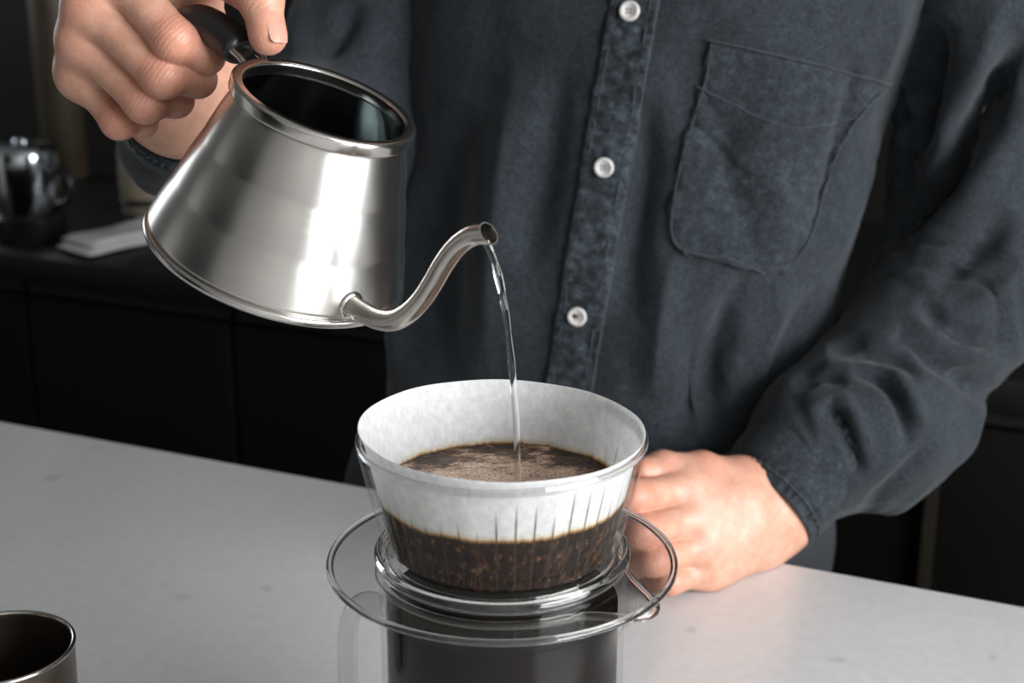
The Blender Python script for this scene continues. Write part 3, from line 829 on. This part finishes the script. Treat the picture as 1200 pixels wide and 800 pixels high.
# forearm towards the elbow
RE = np.array([-0.125, 0.465, 0.215])
RA = np.array([-0.006, 0.038, -0.0135]); RA /= np.linalg.norm(RA)      # direction of the forearm at the wrist
r_palm += [(RW, RW + RA * 0.075, .0235, .0255)]
def bounds(pts, pad=0.03):
    q = np.array(pts); return q.min(0) - pad, q.max(0) + pad
pts = [p for ch in r_f + [r_thumb] for p, _ in ch] + [RW, RW + RA * 0.075]
lo, hi = bounds(pts, 0.034)
VR, FR = surface_nets(hand_sdf(r_f, r_palm, r_thumb), lo, hi, 0.0010)
VR = relax(VR, FR, 2, 0.4)

# left hand resting loosely closed on the worktop
LW = A(902, 593, .302)
l_f = [
    [(A(800, 572, .262), .0100), (A(742, 582, .232), .0100), (A(722, 600, .252), .0088), (A(748, 606, .270), .0078)],
    [(A(813, 607, .254), .0100), (A(752, 622, .222), .0100), (A(734, 634, .246), .0088), (A(760, 636, .264), .0078)],
    [(A(823, 640, .250), .0094), (A(766, 656, .222), .0094), (A(748, 660, .244), .0082), (A(772, 660, .262), .0074)],
    [(A(828, 669, .250), .0088), (A(784, 680, .230), .0084), (A(768, 680, .246), .0074), (A(786, 678, .260), .0066)],
]
l_thumb = [(A(868, 566, .288), .0140), (A(822, 552, .276), .0118), (A(776, 549, .266), .0104), (A(752, 553, .258), .0088)]
l_palm = [(l_f[i][0][0], LW, 0.0096 - .0007 * i, .0205) for i in range(4)] + [(l_f[0][0][0] + np.array([.004, .006, 0]), l_f[3][0][0] + np.array([.004, .006, 0]), .0085, .0080), (A(868, 566, .288), LW, .015, .021),
          (A(850, 640, .272), A(880, 640, .285), .017, .018)]
for i in range(4):   # extensor tendons
    a_ = np.asarray(l_f[i][0][0]); t_ = np.array([0, -.0035, .0025])
    l_palm.append((a_ + t_ * .6, a_ * 0.45 + LW * 0.55 + t_ * 1.8, .0086 - .0006 * i, .0112))
LE = np.array([0.318, 0.420, 0.150])
l_palm += [(LW, LW + (LE - LW) * 0.4, .026, .031)]
pts = [p for ch in l_f + [l_thumb] for p, _ in ch] + [LW, LW + (LE - LW) * 0.4]
lo, hi = bounds(pts, 0.034)
VL, FL = surface_nets(hand_sdf(l_f, l_palm, l_thumb), lo, hi, 0.0010)
VL = relax(VL, FL, 2, 0.4)
VL[:, 2] = np.where((VL[:, 2] < 0.0006) & (VL[:, 1] < 0.33), 0.0006, VL[:, 2])     # pads pressed flat on the stone

# torso frame
TY = math.radians(17)
TN = np.array([-math.sin(TY), -math.cos(TY)]); TL = np.array([math.cos(TY), -math.sin(TY)])
def t_center(z):
    z = np.asarray(z, float)
    return 0.0965 + 0.145 * (z - 0.23), 0.472 + 0.02 * (z - 0.23)
def W(s, d, z):          # torso coordinates to world
    cx, cy = t_center(z); return np.array([cx + TL[0] * s + TN[0] * d, cy + TL[1] * s + TN[1] * d, z])
SH_L = W(0.178, -0.02, 0.435); SH_R = W(-0.172, -0.045, 0.43)

def body_fn(P):
    d = rcone(P, W(0, 0, -0.05), W(0, 0, 0.18), .105, .10)
    d = smin(d, rcone(P, W(0.06, 0, 0.30), W(-0.06, 0, 0.30), .085, .085), .08)
    d = smin(d, rcone(P, SH_L, SH_R, .055, .055), .07)
    d = smin(d, rcone(P, W(0, -.02, .46), W(0, .005, .60), .06, .055), .03)
    hc = W(0, .03, .685)
    d = smin(d, ellip(P, hc + np.array([0, 0, .02]), (.078, .095, .115)), .02)
    d = smin(d, rcone(P, hc + np.array([TN[0], TN[1], 0]) * .05 + np.array([0, 0, -.06]), hc + np.array([0, 0, -.05]), .03, .05), .03)
    fdir = np.array([TN[0], TN[1], 0]); sdir = np.array([TL[0], TL[1], 0])
    d = smin(d, rcone(P, hc + fdir * .088 + np.array([0, 0, .03]), hc + fdir * .108 + np.array([0, 0, -.008]), .008, .013), .012)
    for s in (-1, 1):
        d = smin(d, ellip(P, hc + sdir * .08 * s + np.array([0, 0, .01]), (.012, .02, .032)), .006)
        d = np.maximum(d, -(ball(P, hc + fdir * .103 + sdir * .034 * s + np.array([0, 0, .028]), .013)))
        d = np.minimum(d, ball(P, hc + fdir * .083 + sdir * .034 * s + np.array([0, 0, .028]), .0125))
    d = smin(d, rcone(P, hc + fdir * .092 + sdir * .02 + np.array([0, 0, -.045]), hc + fdir * .092 - sdir * .02 + np.array([0, 0, -.045]), .007, .007), .008)
    for s, e, w in ((SH_L, LE, LW + (LE - LW) * .38), (SH_R, RE, RW + RA * 0.07)):
        d = smin(d, rcone(P, s, e, .040, .029), .03); d = smin(d, rcone(P, e, w, .029, .026), .02)
    for s in (-1, 1):
        hip, knee, ank = W(.085 * s, -.01, -.06), W(.095 * s, -.005, -.44), W(.10 * s, -.02, ZF + .08)
        d = smin(d, rcone(P, hip, knee, .085, .058), .05); d = smin(d, rcone(P, knee, ank, .056, .038), .03)
        d = smin(d, rcone(P, ank - np.array([0, 0, .035]), ank + np.array([TN[0] * .15, TN[1] * .15, -.045]), .042, .034), .03)
    return d
lo = np.array([-0.32, 0.17, ZF - 0.02]); hi = np.array([0.50, 0.70, 0.86])
VB_, FB_ = surface_nets(body_fn, lo, hi, 0.011)
VB_ = relax(VB_, FB_, 1, 0.4)
nR, nL = len(VR), len(VL)
body = wobj('body', np.vstack([VR, VL, VB_]), np.vstack([FR, FL + nR, FB_ + nR + nL]), M_SKIN)
# colour of the skin: redder over knuckles and finger ends
fl_ = np.zeros(nR + nL + len(VB_), np.float32)
for Vh, off, chains in ((VR, 0, r_f + [r_thumb]), (VL, nR, l_f + [l_thumb])):
    for ch in chains:
        for q, (p, r) in enumerate(ch):
            amt = (0.7, 0.8, 0.5, 0.7)[q]
            d = np.linalg.norm(Vh - np.asarray(p), axis=1)
            fl_[off:off + len(Vh)] = np.maximum(fl_[off:off + len(Vh)], amt * np.exp(-(d / (r * 1.35)) ** 4))
wm = np.zeros(len(fl_), np.float32); ws = np.zeros(len(fl_), np.float32)
for Vh, off, chains in ((VR, 0, r_f + [r_thumb]), (VL, nR, l_f + [l_thumb])):
    for ch in chains:
        for q in (1, 2):
            p, r = np.asarray(ch[q][0]), ch[q][1]
            t_ = np.asarray(ch[q + 1][0]) - np.asarray(ch[q - 1][0]); t_ /= np.linalg.norm(t_)
            m_ = np.exp(-(np.linalg.norm(Vh - p, axis=1) / (r * 1.25)) ** 6)
            seg = slice(off, off + len(Vh)); up_m = m_ > wm[seg]
            wm[seg] = np.where(up_m, m_, wm[seg]); ws[seg] = np.where(up_m, (Vh - p) @ t_ * 1000, ws[seg])
for nm, arr in (('crease_mask', wm), ('crease_pos', ws)):
    at = body.data.attributes.new(nm, 'FLOAT', 'POINT'); at.data.foreach_set('value', arr)
at = body.data.attributes.new('flush', 'FLOAT', 'POINT'); at.data.foreach_set('value', fl_)

# thumb nail of the pouring hand
def nail(tipc, tipd, out, length, width, rad):
    tipd = tipd / np.linalg.norm(tipd); out = out - tipd * (out @ tipd); out /= np.linalg.norm(out); sd = np.cross(tipd, out)
    n, m = 14, 12; V = []
    for layer in (0, 1):
        for i in range(n + 1):
            u = math.sin((i / n - 0.5) * math.pi) * 0.999
            wdt = width * (1 - abs(u) ** 5) ** 0.2 * (1 - 0.06 * u)
            for j in range(m + 1):
                a_ = (j / m * 2 - 1) * wdt / rad
                r_ = rad + (0.0004 if layer == 0 else -0.0004)
                V.append(tipc + tipd * (u * length) + out * (math.cos(a_) * r_ - 0.0002 - 0.0006 * u * u) + sd * math.sin(a_) * r_)
    Fc = []
    L = (n + 1) * (m + 1)
    for i in range(n):
        for j in range(m):
            a_ = i * (m + 1) + j; Fc += [(a_, a_ + 1, a_ + m + 2, a_ + m + 1), (L + a_, L + a_ + m + 1, L + a_ + m + 2, L + a_ + 1)]
    return V, Fc
tp, ti = r_thumb[3][0], r_thumb[2][0]
V, Fc = nail(tp + (tp - ti) * 0.02, tp - ti, np.array([0.70, -0.70, 0.12]), 0.0060, 0.0048, 0.0083)
wobj('nail', V, Fc, M_NAIL, body)

# ---- shirt torso
def shirt_half(z, side):
    zs = [-0.30, -0.05, 0.05, 0.14, 0.22, 0.30, 0.40, 0.46, 0.50, 0.545]
    r = [0.175, 0.170, 0.164, 0.151, 0.152, 0.168, 0.182, 0.182, 0.140, 0.068] if side > 0 else [0.148, 0.150, 0.154, 0.160, 0.168, 0.178, 0.190, 0.185, 0.140, 0.068]
    return np.interp(z, zs, r)
def shirt_depth(z, front):
    zs = [-0.30, -0.05, 0.05, 0.14, 0.22, 0.30, 0.40, 0.46, 0.50, 0.545]
    r = [0.118, 0.119, 0.118, 0.117, 0.118, 0.119, 0.112, 0.098, 0.078, 0.062] if front else [0.12, 0.115, 0.11, 0.11, 0.115, 0.12, 0.115, 0.10, 0.085, 0.066]
    return np.interp(z, zs, r)
zr = np.linspace(-0.30, 0.545, 330)
tf = np.linspace(0, 1, 331)[:-1]; tb = np.linspace(0, 1, 71)[:-1]
# angle from his right side (viewer's left) over the front to his left side, then round the back
ang = np.concatenate([np.pi + np.pi * tf, 2 * np.pi + np.pi * tb])
na = len(ang); V = np.zeros((len(zr), na, 3))
for i, z in enumerate(zr):
    c_, s_ = np.cos(ang), np.sin(ang)
    p = 2.0 / 2.5
    sx = np.sign(c_) * np.abs(c_) ** p; dy = -np.sign(s_) * np.abs(s_) ** p
    a_ = np.where(sx > 0, shirt_half(z, 1), shirt_half(z, -1)); b_ = np.where(dy > 0, shirt_depth(z, True), shirt_depth(z, False))
    cx, cy = t_center(z)
    V[i, :, 0] = cx + TL[0] * sx * a_ + TN[0] * dy * b_; V[i, :, 1] = cy + TL[1] * sx * a_ + TN[1] * dy * b_; V[i, :, 2] = z
V = V.reshape(-1, 3)
i = np.arange(len(zr) - 1)[:, None]; j = np.arange(na)[None]
FS = np.stack([i * na + j, i * na + (j + 1) % na, (i + 1) * na + (j + 1) % na, (i + 1) * na + j], -1).reshape(-1, 4)
V = relax(V, FS, 6, 0.5)
N = vnormals(V, FS)
V += N * (0.0038 * vnoise(V * np.array([1, 1, 0.45]), 22, 1) + 0.0012 * vnoise(V * np.array([1, 1, .6]), 60, 2) + 0.0004 * vnoise(V, 160, 8))[:, None]
strokes_torso = [
    ([(752, 110), (757, 190), (742, 290), (735, 380)], 20, -0.0055, True),
    ([(790, 290), (775, 370), (765, 470)], 22, 0.0045, True),
    ([(880, 318), (852, 370), (838, 440), (842, 520)], 16, -0.005, True),
    ([(925, 325), (905, 400), (890, 480)], 20, 0.004, True),
    ([(965, 330), (930, 400), (890, 490)], 13, -0.004, True),
    ([(1005, 60), (990, 130), (972, 210), (945, 290)], 12, -0.0035, True),
    ([(1030, 150), (1003, 230), (975, 310)], 14, 0.004, True),
    ([(845, 130), (850, 200), (880, 280)], 26, -0.003, True),
    ([(905, 190), (915, 250), (900, 320)], 24, 0.0035, True),
    ([(820, 380), (815, 440), (800, 520)], 18, -0.004, True),
    ([(610, 60), (590, 200), (575, 330), (570, 440)], 30, 0.005, True),
    ([(540, 120), (520, 240), (515, 400), (520, 470)], 26, -0.006, True),
    ([(655, 80), (640, 200), (612, 320)], 20, -0.004, True),
    ([(485, 200), (475, 330), (465, 480)], 20, 0.006, True),
    ([(1060, 0), (1040, 60), (1030, 100)], 12, 0.003, True),
]
V = sculpt(V, FS, strokes_torso, 2.1)
shirt = wobj('shirt', V, FS, M_CLOTH)
shirt['label'] = 'dark slate denim button-up shirt'
bvh = BVHTree.FromPolygons([tuple(p) for p in V], [tuple(int(x) for x in f) for f in FS])
def on_shirt(px, py, off=0.0):
    d = Vector(ray(px, py)).normalized()
    loc, nor, _, _ = bvh.ray_cast(Vector(CAM), d)
    if loc is None: return None
    if nor.dot(d) > 0: nor = -nor
    return np.array(loc + nor * off)

def strip(name, left, right, rows, cols, y0, y1, thick, parent, mat, pucker=0.0004, edge=0.06, seed=1):
    """a sewn-on panel following the shirt, raised and rolled at its edges"""
    left = np.array(left, float); right = np.array(right, float)
    V = []; ok = True
    for r in range(rows):
        t = r / (rows - 1); py = y0 + (y1 - y0) * t
        for c in range(cols):
            s = c / (cols - 1)
            e = min(s, 1 - s) / edge
            et = min(1, e); lift = -0.0008 + (thick + 0.0008) * math.sqrt(max(0, 1 - (1 - et) ** 2))
            def LP(L):
                x = np.interp(py, L[:, 1], L[:, 0])
                if py < L[0, 1]: x = L[0, 0] + (L[1, 0] - L[0, 0]) / (L[1, 1] - L[0, 1]) * (py - L[0, 1])
                if py > L[-1, 1]: x = L[-1, 0] + (L[-2, 0] - L[-1, 0]) / (L[-2, 1] - L[-1, 1]) * (py - L[-1, 1])
                return x
            px = LP(left) * (1 - s) + LP(right) * s
            V.append((px, py, lift))
    P2 = np.array(V)
    ns_ = vnoise(np.stack([P2[:, 0] * .05, P2[:, 1] * .10, 0 * P2[:, 0]], 1), 1.0, seed) + 0.6 * vnoise(np.stack([P2[:, 0] * .12, P2[:, 1] * .16, 0 * P2[:, 0]], 1), 1.0, seed + 3)
    out = []
    last = None
    for (px, py, lf), q in zip(P2, ns_):
        p = on_shirt(px, py, lf + pucker * q)
        if p is None: p = last
        out.append(p); last = p
    Fc = np.array([[r * cols + c, (r + 1) * cols + c, (r + 1) * cols + c + 1, r * cols + c + 1] for r in range(rows - 1) for c in range(cols - 1)])
    return wobj(name, np.array(out), Fc, mat, parent)
# button placket
PL = [(714, 0), (690, 132), (660, 312), (639, 447)]; PR = [(774, 0), (753, 120), (729, 252), (696, 456)]
strip('placket', PL, PR, 330, 30, -300, 640, 0.0026, shirt, M_WORN, 0.0010, 0.07, 4)
def seam(name, pix, parent, r=0.0009, off=0.0016, mat=None, n=80, pk=0.0):
    L = catmull(np.array(pix, float), n)
    P3 = []
    for q, (x, y) in enumerate(L):
        p = on_shirt(x, y, off + pk * math.sin(q * 1.9))
        if p is not None: P3.append(p)
    V, Fc = tube_geo(np.array(P3), r, 6, True)
    return wobj(name, V, Fc, mat or M_SEAM, parent)
def inset(L, dx): return [(x + dx, y) for x, y in L]
seam('seam', inset(PR, -2), shirt, 0.0008, 0.0016)
seam('seam', inset(PR, -11), shirt, 0.0006, 0.0022)
seam('seam', inset(PL, 10), shirt, 0.0006, 0.0022)
# chest pocket
pk_l = [(829, 44), (820, 95), (806, 140), (795, 175), (786, 220), (780, 262), (786, 284), (800, 298)]
pk_r = [(1042, 95), (1020, 120), (990, 168), (965, 235), (950, 275), (940, 300), (930, 315), (915, 323)]
rows, cols = 90, 80
PV = []
Lc = catmull(pk_l, rows); Rc = catmull(pk_r, rows)
for r in range(rows):
    t = r / (rows - 1)
    for c in range(cols):
        s = c / (cols - 1)
        p = Lc[r] * (1 - s) + Rc[r] * s
        e = min(min(s, 1 - s) / 0.04, min(t, 1 - t) / 0.03); et = min(1, e)
        lf = -0.0008 + 0.0036 * math.sqrt(max(0, 1 - (1 - et) ** 2))
        edge_p = math.exp(-min(s, 1 - s) / 0.06) + math.exp(-(1 - t) / 0.07)
        lf += 0.0034 * edge_p * vnoise(np.array([[p[0] * .11, p[1] * .11, 0]]), 1.0, 9)[0]
        # broad sag of the bag and the line where the hem is folded in
        hem = 0.27 + 0.16 * (1 - abs(2 * s - 1) ** 1.2)
        lf += 0.0007 * math.exp(-((t - hem + 0.02) / 0.018) ** 2) - 0.0009 * math.exp(-((t - hem - 0.012) / 0.014) ** 2)
        PV.append(on_shirt(p[0], p[1], lf))
Fc = np.array([[r * cols + c, (r + 1) * cols + c, (r + 1) * cols + c + 1, r * cols + c + 1] for r in range(rows - 1) for c in range(cols - 1)])
pocket = wobj('pocket', np.array(PV), Fc, M_WORN2, shirt); pocket['label'] = 'square patch pocket on the chest'
seam('seam', [(828, 46), (880, 57), (960, 76), (1040, 96)], shirt, 0.0006, 0.0030)
seam('seam', [(834, 50), (826, 95), (801, 176), (787, 262), (803, 293), (855, 302), (895, 317)], shirt, 0.0006, 0.0030, n=120)
seam('seam', [(816, 100), (860, 122), (915, 146), (960, 145), (1000, 136)], shirt, 0.0006, 0.0028)
seam('seam', [(1034, 101), (1012, 122), (984, 168), (959, 235), (935, 298)], shirt, 0.0006, 0.0044)
# buttons
def button(px, py):
    c = on_shirt(px, py, 0.0024)
    n_ = (np.array(on_shirt(px + 6, py, 0)) - on_shirt(px - 6, py, 0)); m_ = np.array(on_shirt(px, py + 6, 0)) - on_shirt(px, py - 6, 0)
    nz = np.cross(m_, n_); nz /= np.linalg.norm(nz)
    if nz @ FW > 0: nz = -nz
    R = 0.0062
    pr = [(0.0003, 0.0), (R - .0006, 0.0), (R, 0.0006), (R, 0.0016), (R - .0004, 0.0022), (R - .0012, 0.0024), (R - .0020, 0.0021), (R - .0030, 0.0014), (0.0003, 0.0012)]
    V, Fc = lathe_geo(pr, 40, False)
    q = Vector(nz).to_track_quat('Z', 'Y').to_matrix()
    Rm = np.array(q)
    o = wobj('button', V @ Rm.T + c, Fc, M_BUTTON, shirt, sharp=50)
    TV, TF = [], []
    for (x, y) in ((.0011, .0011), (-.0011, .0011), (-.0011, -.0011), (.0011, -.0011)):
        v2, f2 = lathe_geo([(0.0001, 0.0010), (0.0006, 0.0010), (0.0006, 0.0017), (0.0001, 0.0018)], 10, False)
        v2 = v2 + np.array([x, y, 0]); b0 = len(TV); TV += list(v2); TF += [tuple(int(i_) + b0 for i_ in f_) for f_ in f2]
    ob = wobj('button_thread', np.array(TV) @ Rm.T + c, TF, M_THREAD, shirt)
    return o
for b in ((739, 14), (709, 195), (677.5, 369.5)): button(*b)

# ---- sleeves
def sleeve(name, fn, lo, hi, h, strokes, seed, axis):
    V, Fc = surface_nets(fn, lo, hi, h)
    V = relax(V, Fc, 3, 0.5)
    N = vnormals(V, Fc)
    V = V + N * (0.0030 * vnoise(V, 26, seed) + 0.0010 * vnoise(V, 80, seed + 1))[:, None]
    # creases running round the arm
    al = V @ axis; rest = V - np.outer(al, axis)
    q = np.stack([al * 62 + 6 * vnoise(V, 14, seed + 5), rest[:, 0] * 16, rest[:, 2] * 16], 1)
    cr = vnoise(q, 1.0, seed + 2)
    V = V + N * (0.0026 * cr * np.clip(vnoise(V, 18, seed + 7) + 0.6, 0, 1))[:, None]
    V = sculpt(V, Fc, strokes, 1.3)
    return wobj(name, V, Fc, M_CLOTH, shirt), V, Fc
axL = LE - LW; axL /= np.linalg.norm(axL)
cuffL0 = A(896, 590, .300) - axL * 0.002
CL1 = cuffL0 + axL * 0.060
MID = A(1020, 488, .345)
def left_sleeve(P):
    d = rcone(P, cuffL0 + axL * 0.030, CL1, .0345, .0400)
    d = smin(d, rcone(P, CL1, MID, .0400, .0480), .02)
    d = smin(d, rcone(P, MID, LE, .0480, .0570), .03)
    d = smin(d, rcone(P, A(1040, 560, .345), A(1085, 500, .36), .018, .026), .03)
    d = smin(d, rcone(P, LE, SH_L + np.array([.005, -.01, .0]), .0560, .0740), .025)
    return d
strokes_left = [
    ([(1215, 40), (1150, 140), (1085, 225), (1030, 285)], 24, -0.026, True),
    ([(1180, -10), (1140, 90), (1092, 190), (1050, 260)], 14, 0.004, True),
    ([(1215, 120), (1160, 190), (1100, 260), (1060, 330)], 26, 0.007, True),
    ([(1095, 20), (1065, 130), (1035, 230)], 24, -0.024, True),
    ([(970, 410), (1005, 405), (1045, 415), (1080, 440)], 13, -0.009, True),
    ([(995, 432), (1040, 448), (1062, 490), (1062, 530)], 9, -0.0075, True),
    ([(968, 470), (990, 495), (1003, 530), (1008, 560)], 9, -0.0075, True),
    ([(985, 455), (1008, 500), (1020, 550)], 8, 0.005, True),
    ([(1030, 425), (1062, 455), (1085, 500)], 9, 0.005, True),
    ([(1045, 392), (1105, 425), (1155, 462), (1175, 478)], 11, -0.009, True),
    ([(1070, 372), (1130, 410), (1185, 430)], 11, 0.006, True),
    ([(1075, 350), (1120, 388), (1165, 400)], 10, -0.007, True),
    ([(1005, 605), (1050, 565), (1095, 515)], 9, -0.004, True),
    ([(1090, 330), (1140, 300), (1185, 250)], 16, -0.006, True),
    ([(1120, 360), (1170, 340), (1205, 300)], 12, 0.005, True),
    ([(945, 478), (975, 468), (998, 475)], 7, 0.004, True),
    ([(930, 455), (960, 440), (995, 445)], 9, -0.005, True),
    ([(935, 500), (950, 525), (962, 560), (965, 590)], 8, 0.003, True),
]
lo = np.minimum.reduce([cuffL0, LE, SH_L]) - 0.10; hi = np.maximum.reduce([cuffL0, LE, SH_L]) + 0.10
sl, VSl, FSl = sleeve('sleeve', left_sleeve, lo, hi, 0.0027, strokes_left, 21, axL)
sl['label'] = 'left sleeve with deep folds at the elbow'

axR = RA
cuffR0 = RW + axR * 0.026
def right_sleeve(P):
    d = rcone(P, cuffR0 + axR * 0.03, cuffR0 + axR * 0.06, .032, .0385)
    d = smin(d, rcone(P, cuffR0 + axR * 0.06, RE, .0385, .056), .02)
    d = smin(d, rcone(P, RE, SH_R, .055, .070), .03)
    return d
lo = np.minimum.reduce([cuffR0, RE, SH_R]) - 0.10; hi = np.maximum.reduce([cuffR0, RE, SH_R]) + 0.10
strokes_right = [([(420, 0), (400, 40), (370, 70)], 14, -0.008, True), ([(360, -20), (350, 40), (345, 90)], 16, 0.006, True)]
sl2, _, _ = sleeve('sleeve', right_sleeve, lo, hi, 0.0045, strokes_right, 31, axR)
sl2['label'] = 'right sleeve of the raised arm'

def cuff(c0, ax, length, r0, r1, ref, seed, squash=(1.0, 1.0)):
    ref = np.array(ref, float); ref -= ax * (ref @ ax); ref /= np.linalg.norm(ref); w = np.cross(ax, ref)
    th_ = 2.6e-3
    prof = [(r0 - th_, 0.018), (r0 - th_, 0.004)] + [(r0 - th_ / 2 + th_ / 2 * math.cos(a_), 0.0012 - 0.0012 * math.sin(a_)) for a_ in np.linspace(math.pi, 0, 7)] + \
           [(r0 + (r1 - r0) * t, 0.002 + (length - 0.002) * t) for t in np.linspace(0.02, 0.97, 34)] + [(r1 - 0.001, length), (r1 - 0.004, length + 0.0006), (r1 - 0.007, length)]
    V, Fc = lathe_geo(prof, 150, False)
    rad = np.hypot(V[:, 0], V[:, 1]); t = V[:, 2]; an = np.arctan2(V[:, 1], V[:, 0])
    pk_ = np.exp(-((t - 0.005) / 0.005) ** 2) + np.exp(-((t - length + 0.005) / 0.006) ** 2)
    dr = 0.0016 * pk_ * np.sin(an * 40 + 3 * np.sin(an * 5)) * (0.6 + 0.4 * np.sin(an * 9)) + 0.0012 * vnoise(V, 60, seed)
    dr += -0.0016 * np.exp(-((t - 0.009) / 0.0014) ** 2) - 0.0016 * np.exp(-((t - length + 0.010) / 0.0012) ** 2)
    sc_ = (rad + dr) / rad
    Wd = c0 + np.outer(V[:, 0] * sc_ * squash[0], ref) + np.outer(V[:, 1] * sc_ * squash[1], w) + np.outer(V[:, 2], ax)
    for tq in (0.0075, length - 0.0085):
        jq = r0 + (r1 - r0) * tq / length + 0.0004
        an_ = np.linspace(0, 2 * np.pi, 241)
        jr = jq + 0.0005 * np.sin(an_ * 40)
        Pq = c0 + np.outer(jr * np.cos(an_), ref) + np.outer(jr * np.sin(an_), w) + ax * tq
        v3, f3 = tube_geo(Pq, 0.0006, 6, False, ref=ax); wobj('seam', v3, f3, M_SEAM, shirt)
    return wobj('cuff', Wd, Fc, M_WORN2, shirt, sharp=70)
o = cuff(cuffL0, axL, 0.062, .0360, .0425, (0, 0, 1), 41); o['label'] = 'buttoned cuff of the left sleeve'
o = cuff(cuffR0, axR, 0.060, .0335, .0400, (0, 0, 1), 43); o['label'] = 'cuff behind the raised wrist'

# ---- trousers, shoes, hair (below and above the frame)
def trouser_fn(P):
    d = None
    for s in (-1, 1):
        hip, knee, ank = W(.085 * s, -.01, -.06), W(.095 * s, -.005, -.44), W(.10 * s, -.02, ZF + .07)
        e = smin(rcone(P, hip, knee, .098, .075), rcone(P, knee, ank, .073, .062), .03)
        d = e if d is None else smin(d, e, .02)
    return smin(d, rcone(P, W(.05, 0, -.05), W(-.05, 0, -.05), .11, .11), .05)
V, Fc = surface_nets(trouser_fn, (-0.2, 0.28, ZF + 0.005), (0.36, 0.66, 0.09), 0.012)
wobj('trousers', relax(V, Fc, 1), Fc, M_TROUSER)
hc = W(0, .03, .685)
def hair_fn(P):
    d = ellip(P, hc + np.array([0, 0, .028]), (.086, .104, .118))
    cut = (P - (hc + np.array([TN[0] * .055, TN[1] * .055, .045]))) @ np.array([TN[0] * .8, TN[1] * .8, -.6], np.float32)
    return np.maximum(d, cut)
V, Fc = surface_nets(hair_fn, hc - 0.15, hc + 0.17, 0.008)
wobj('hair', relax(V, Fc, 1), Fc, M_HAIR)
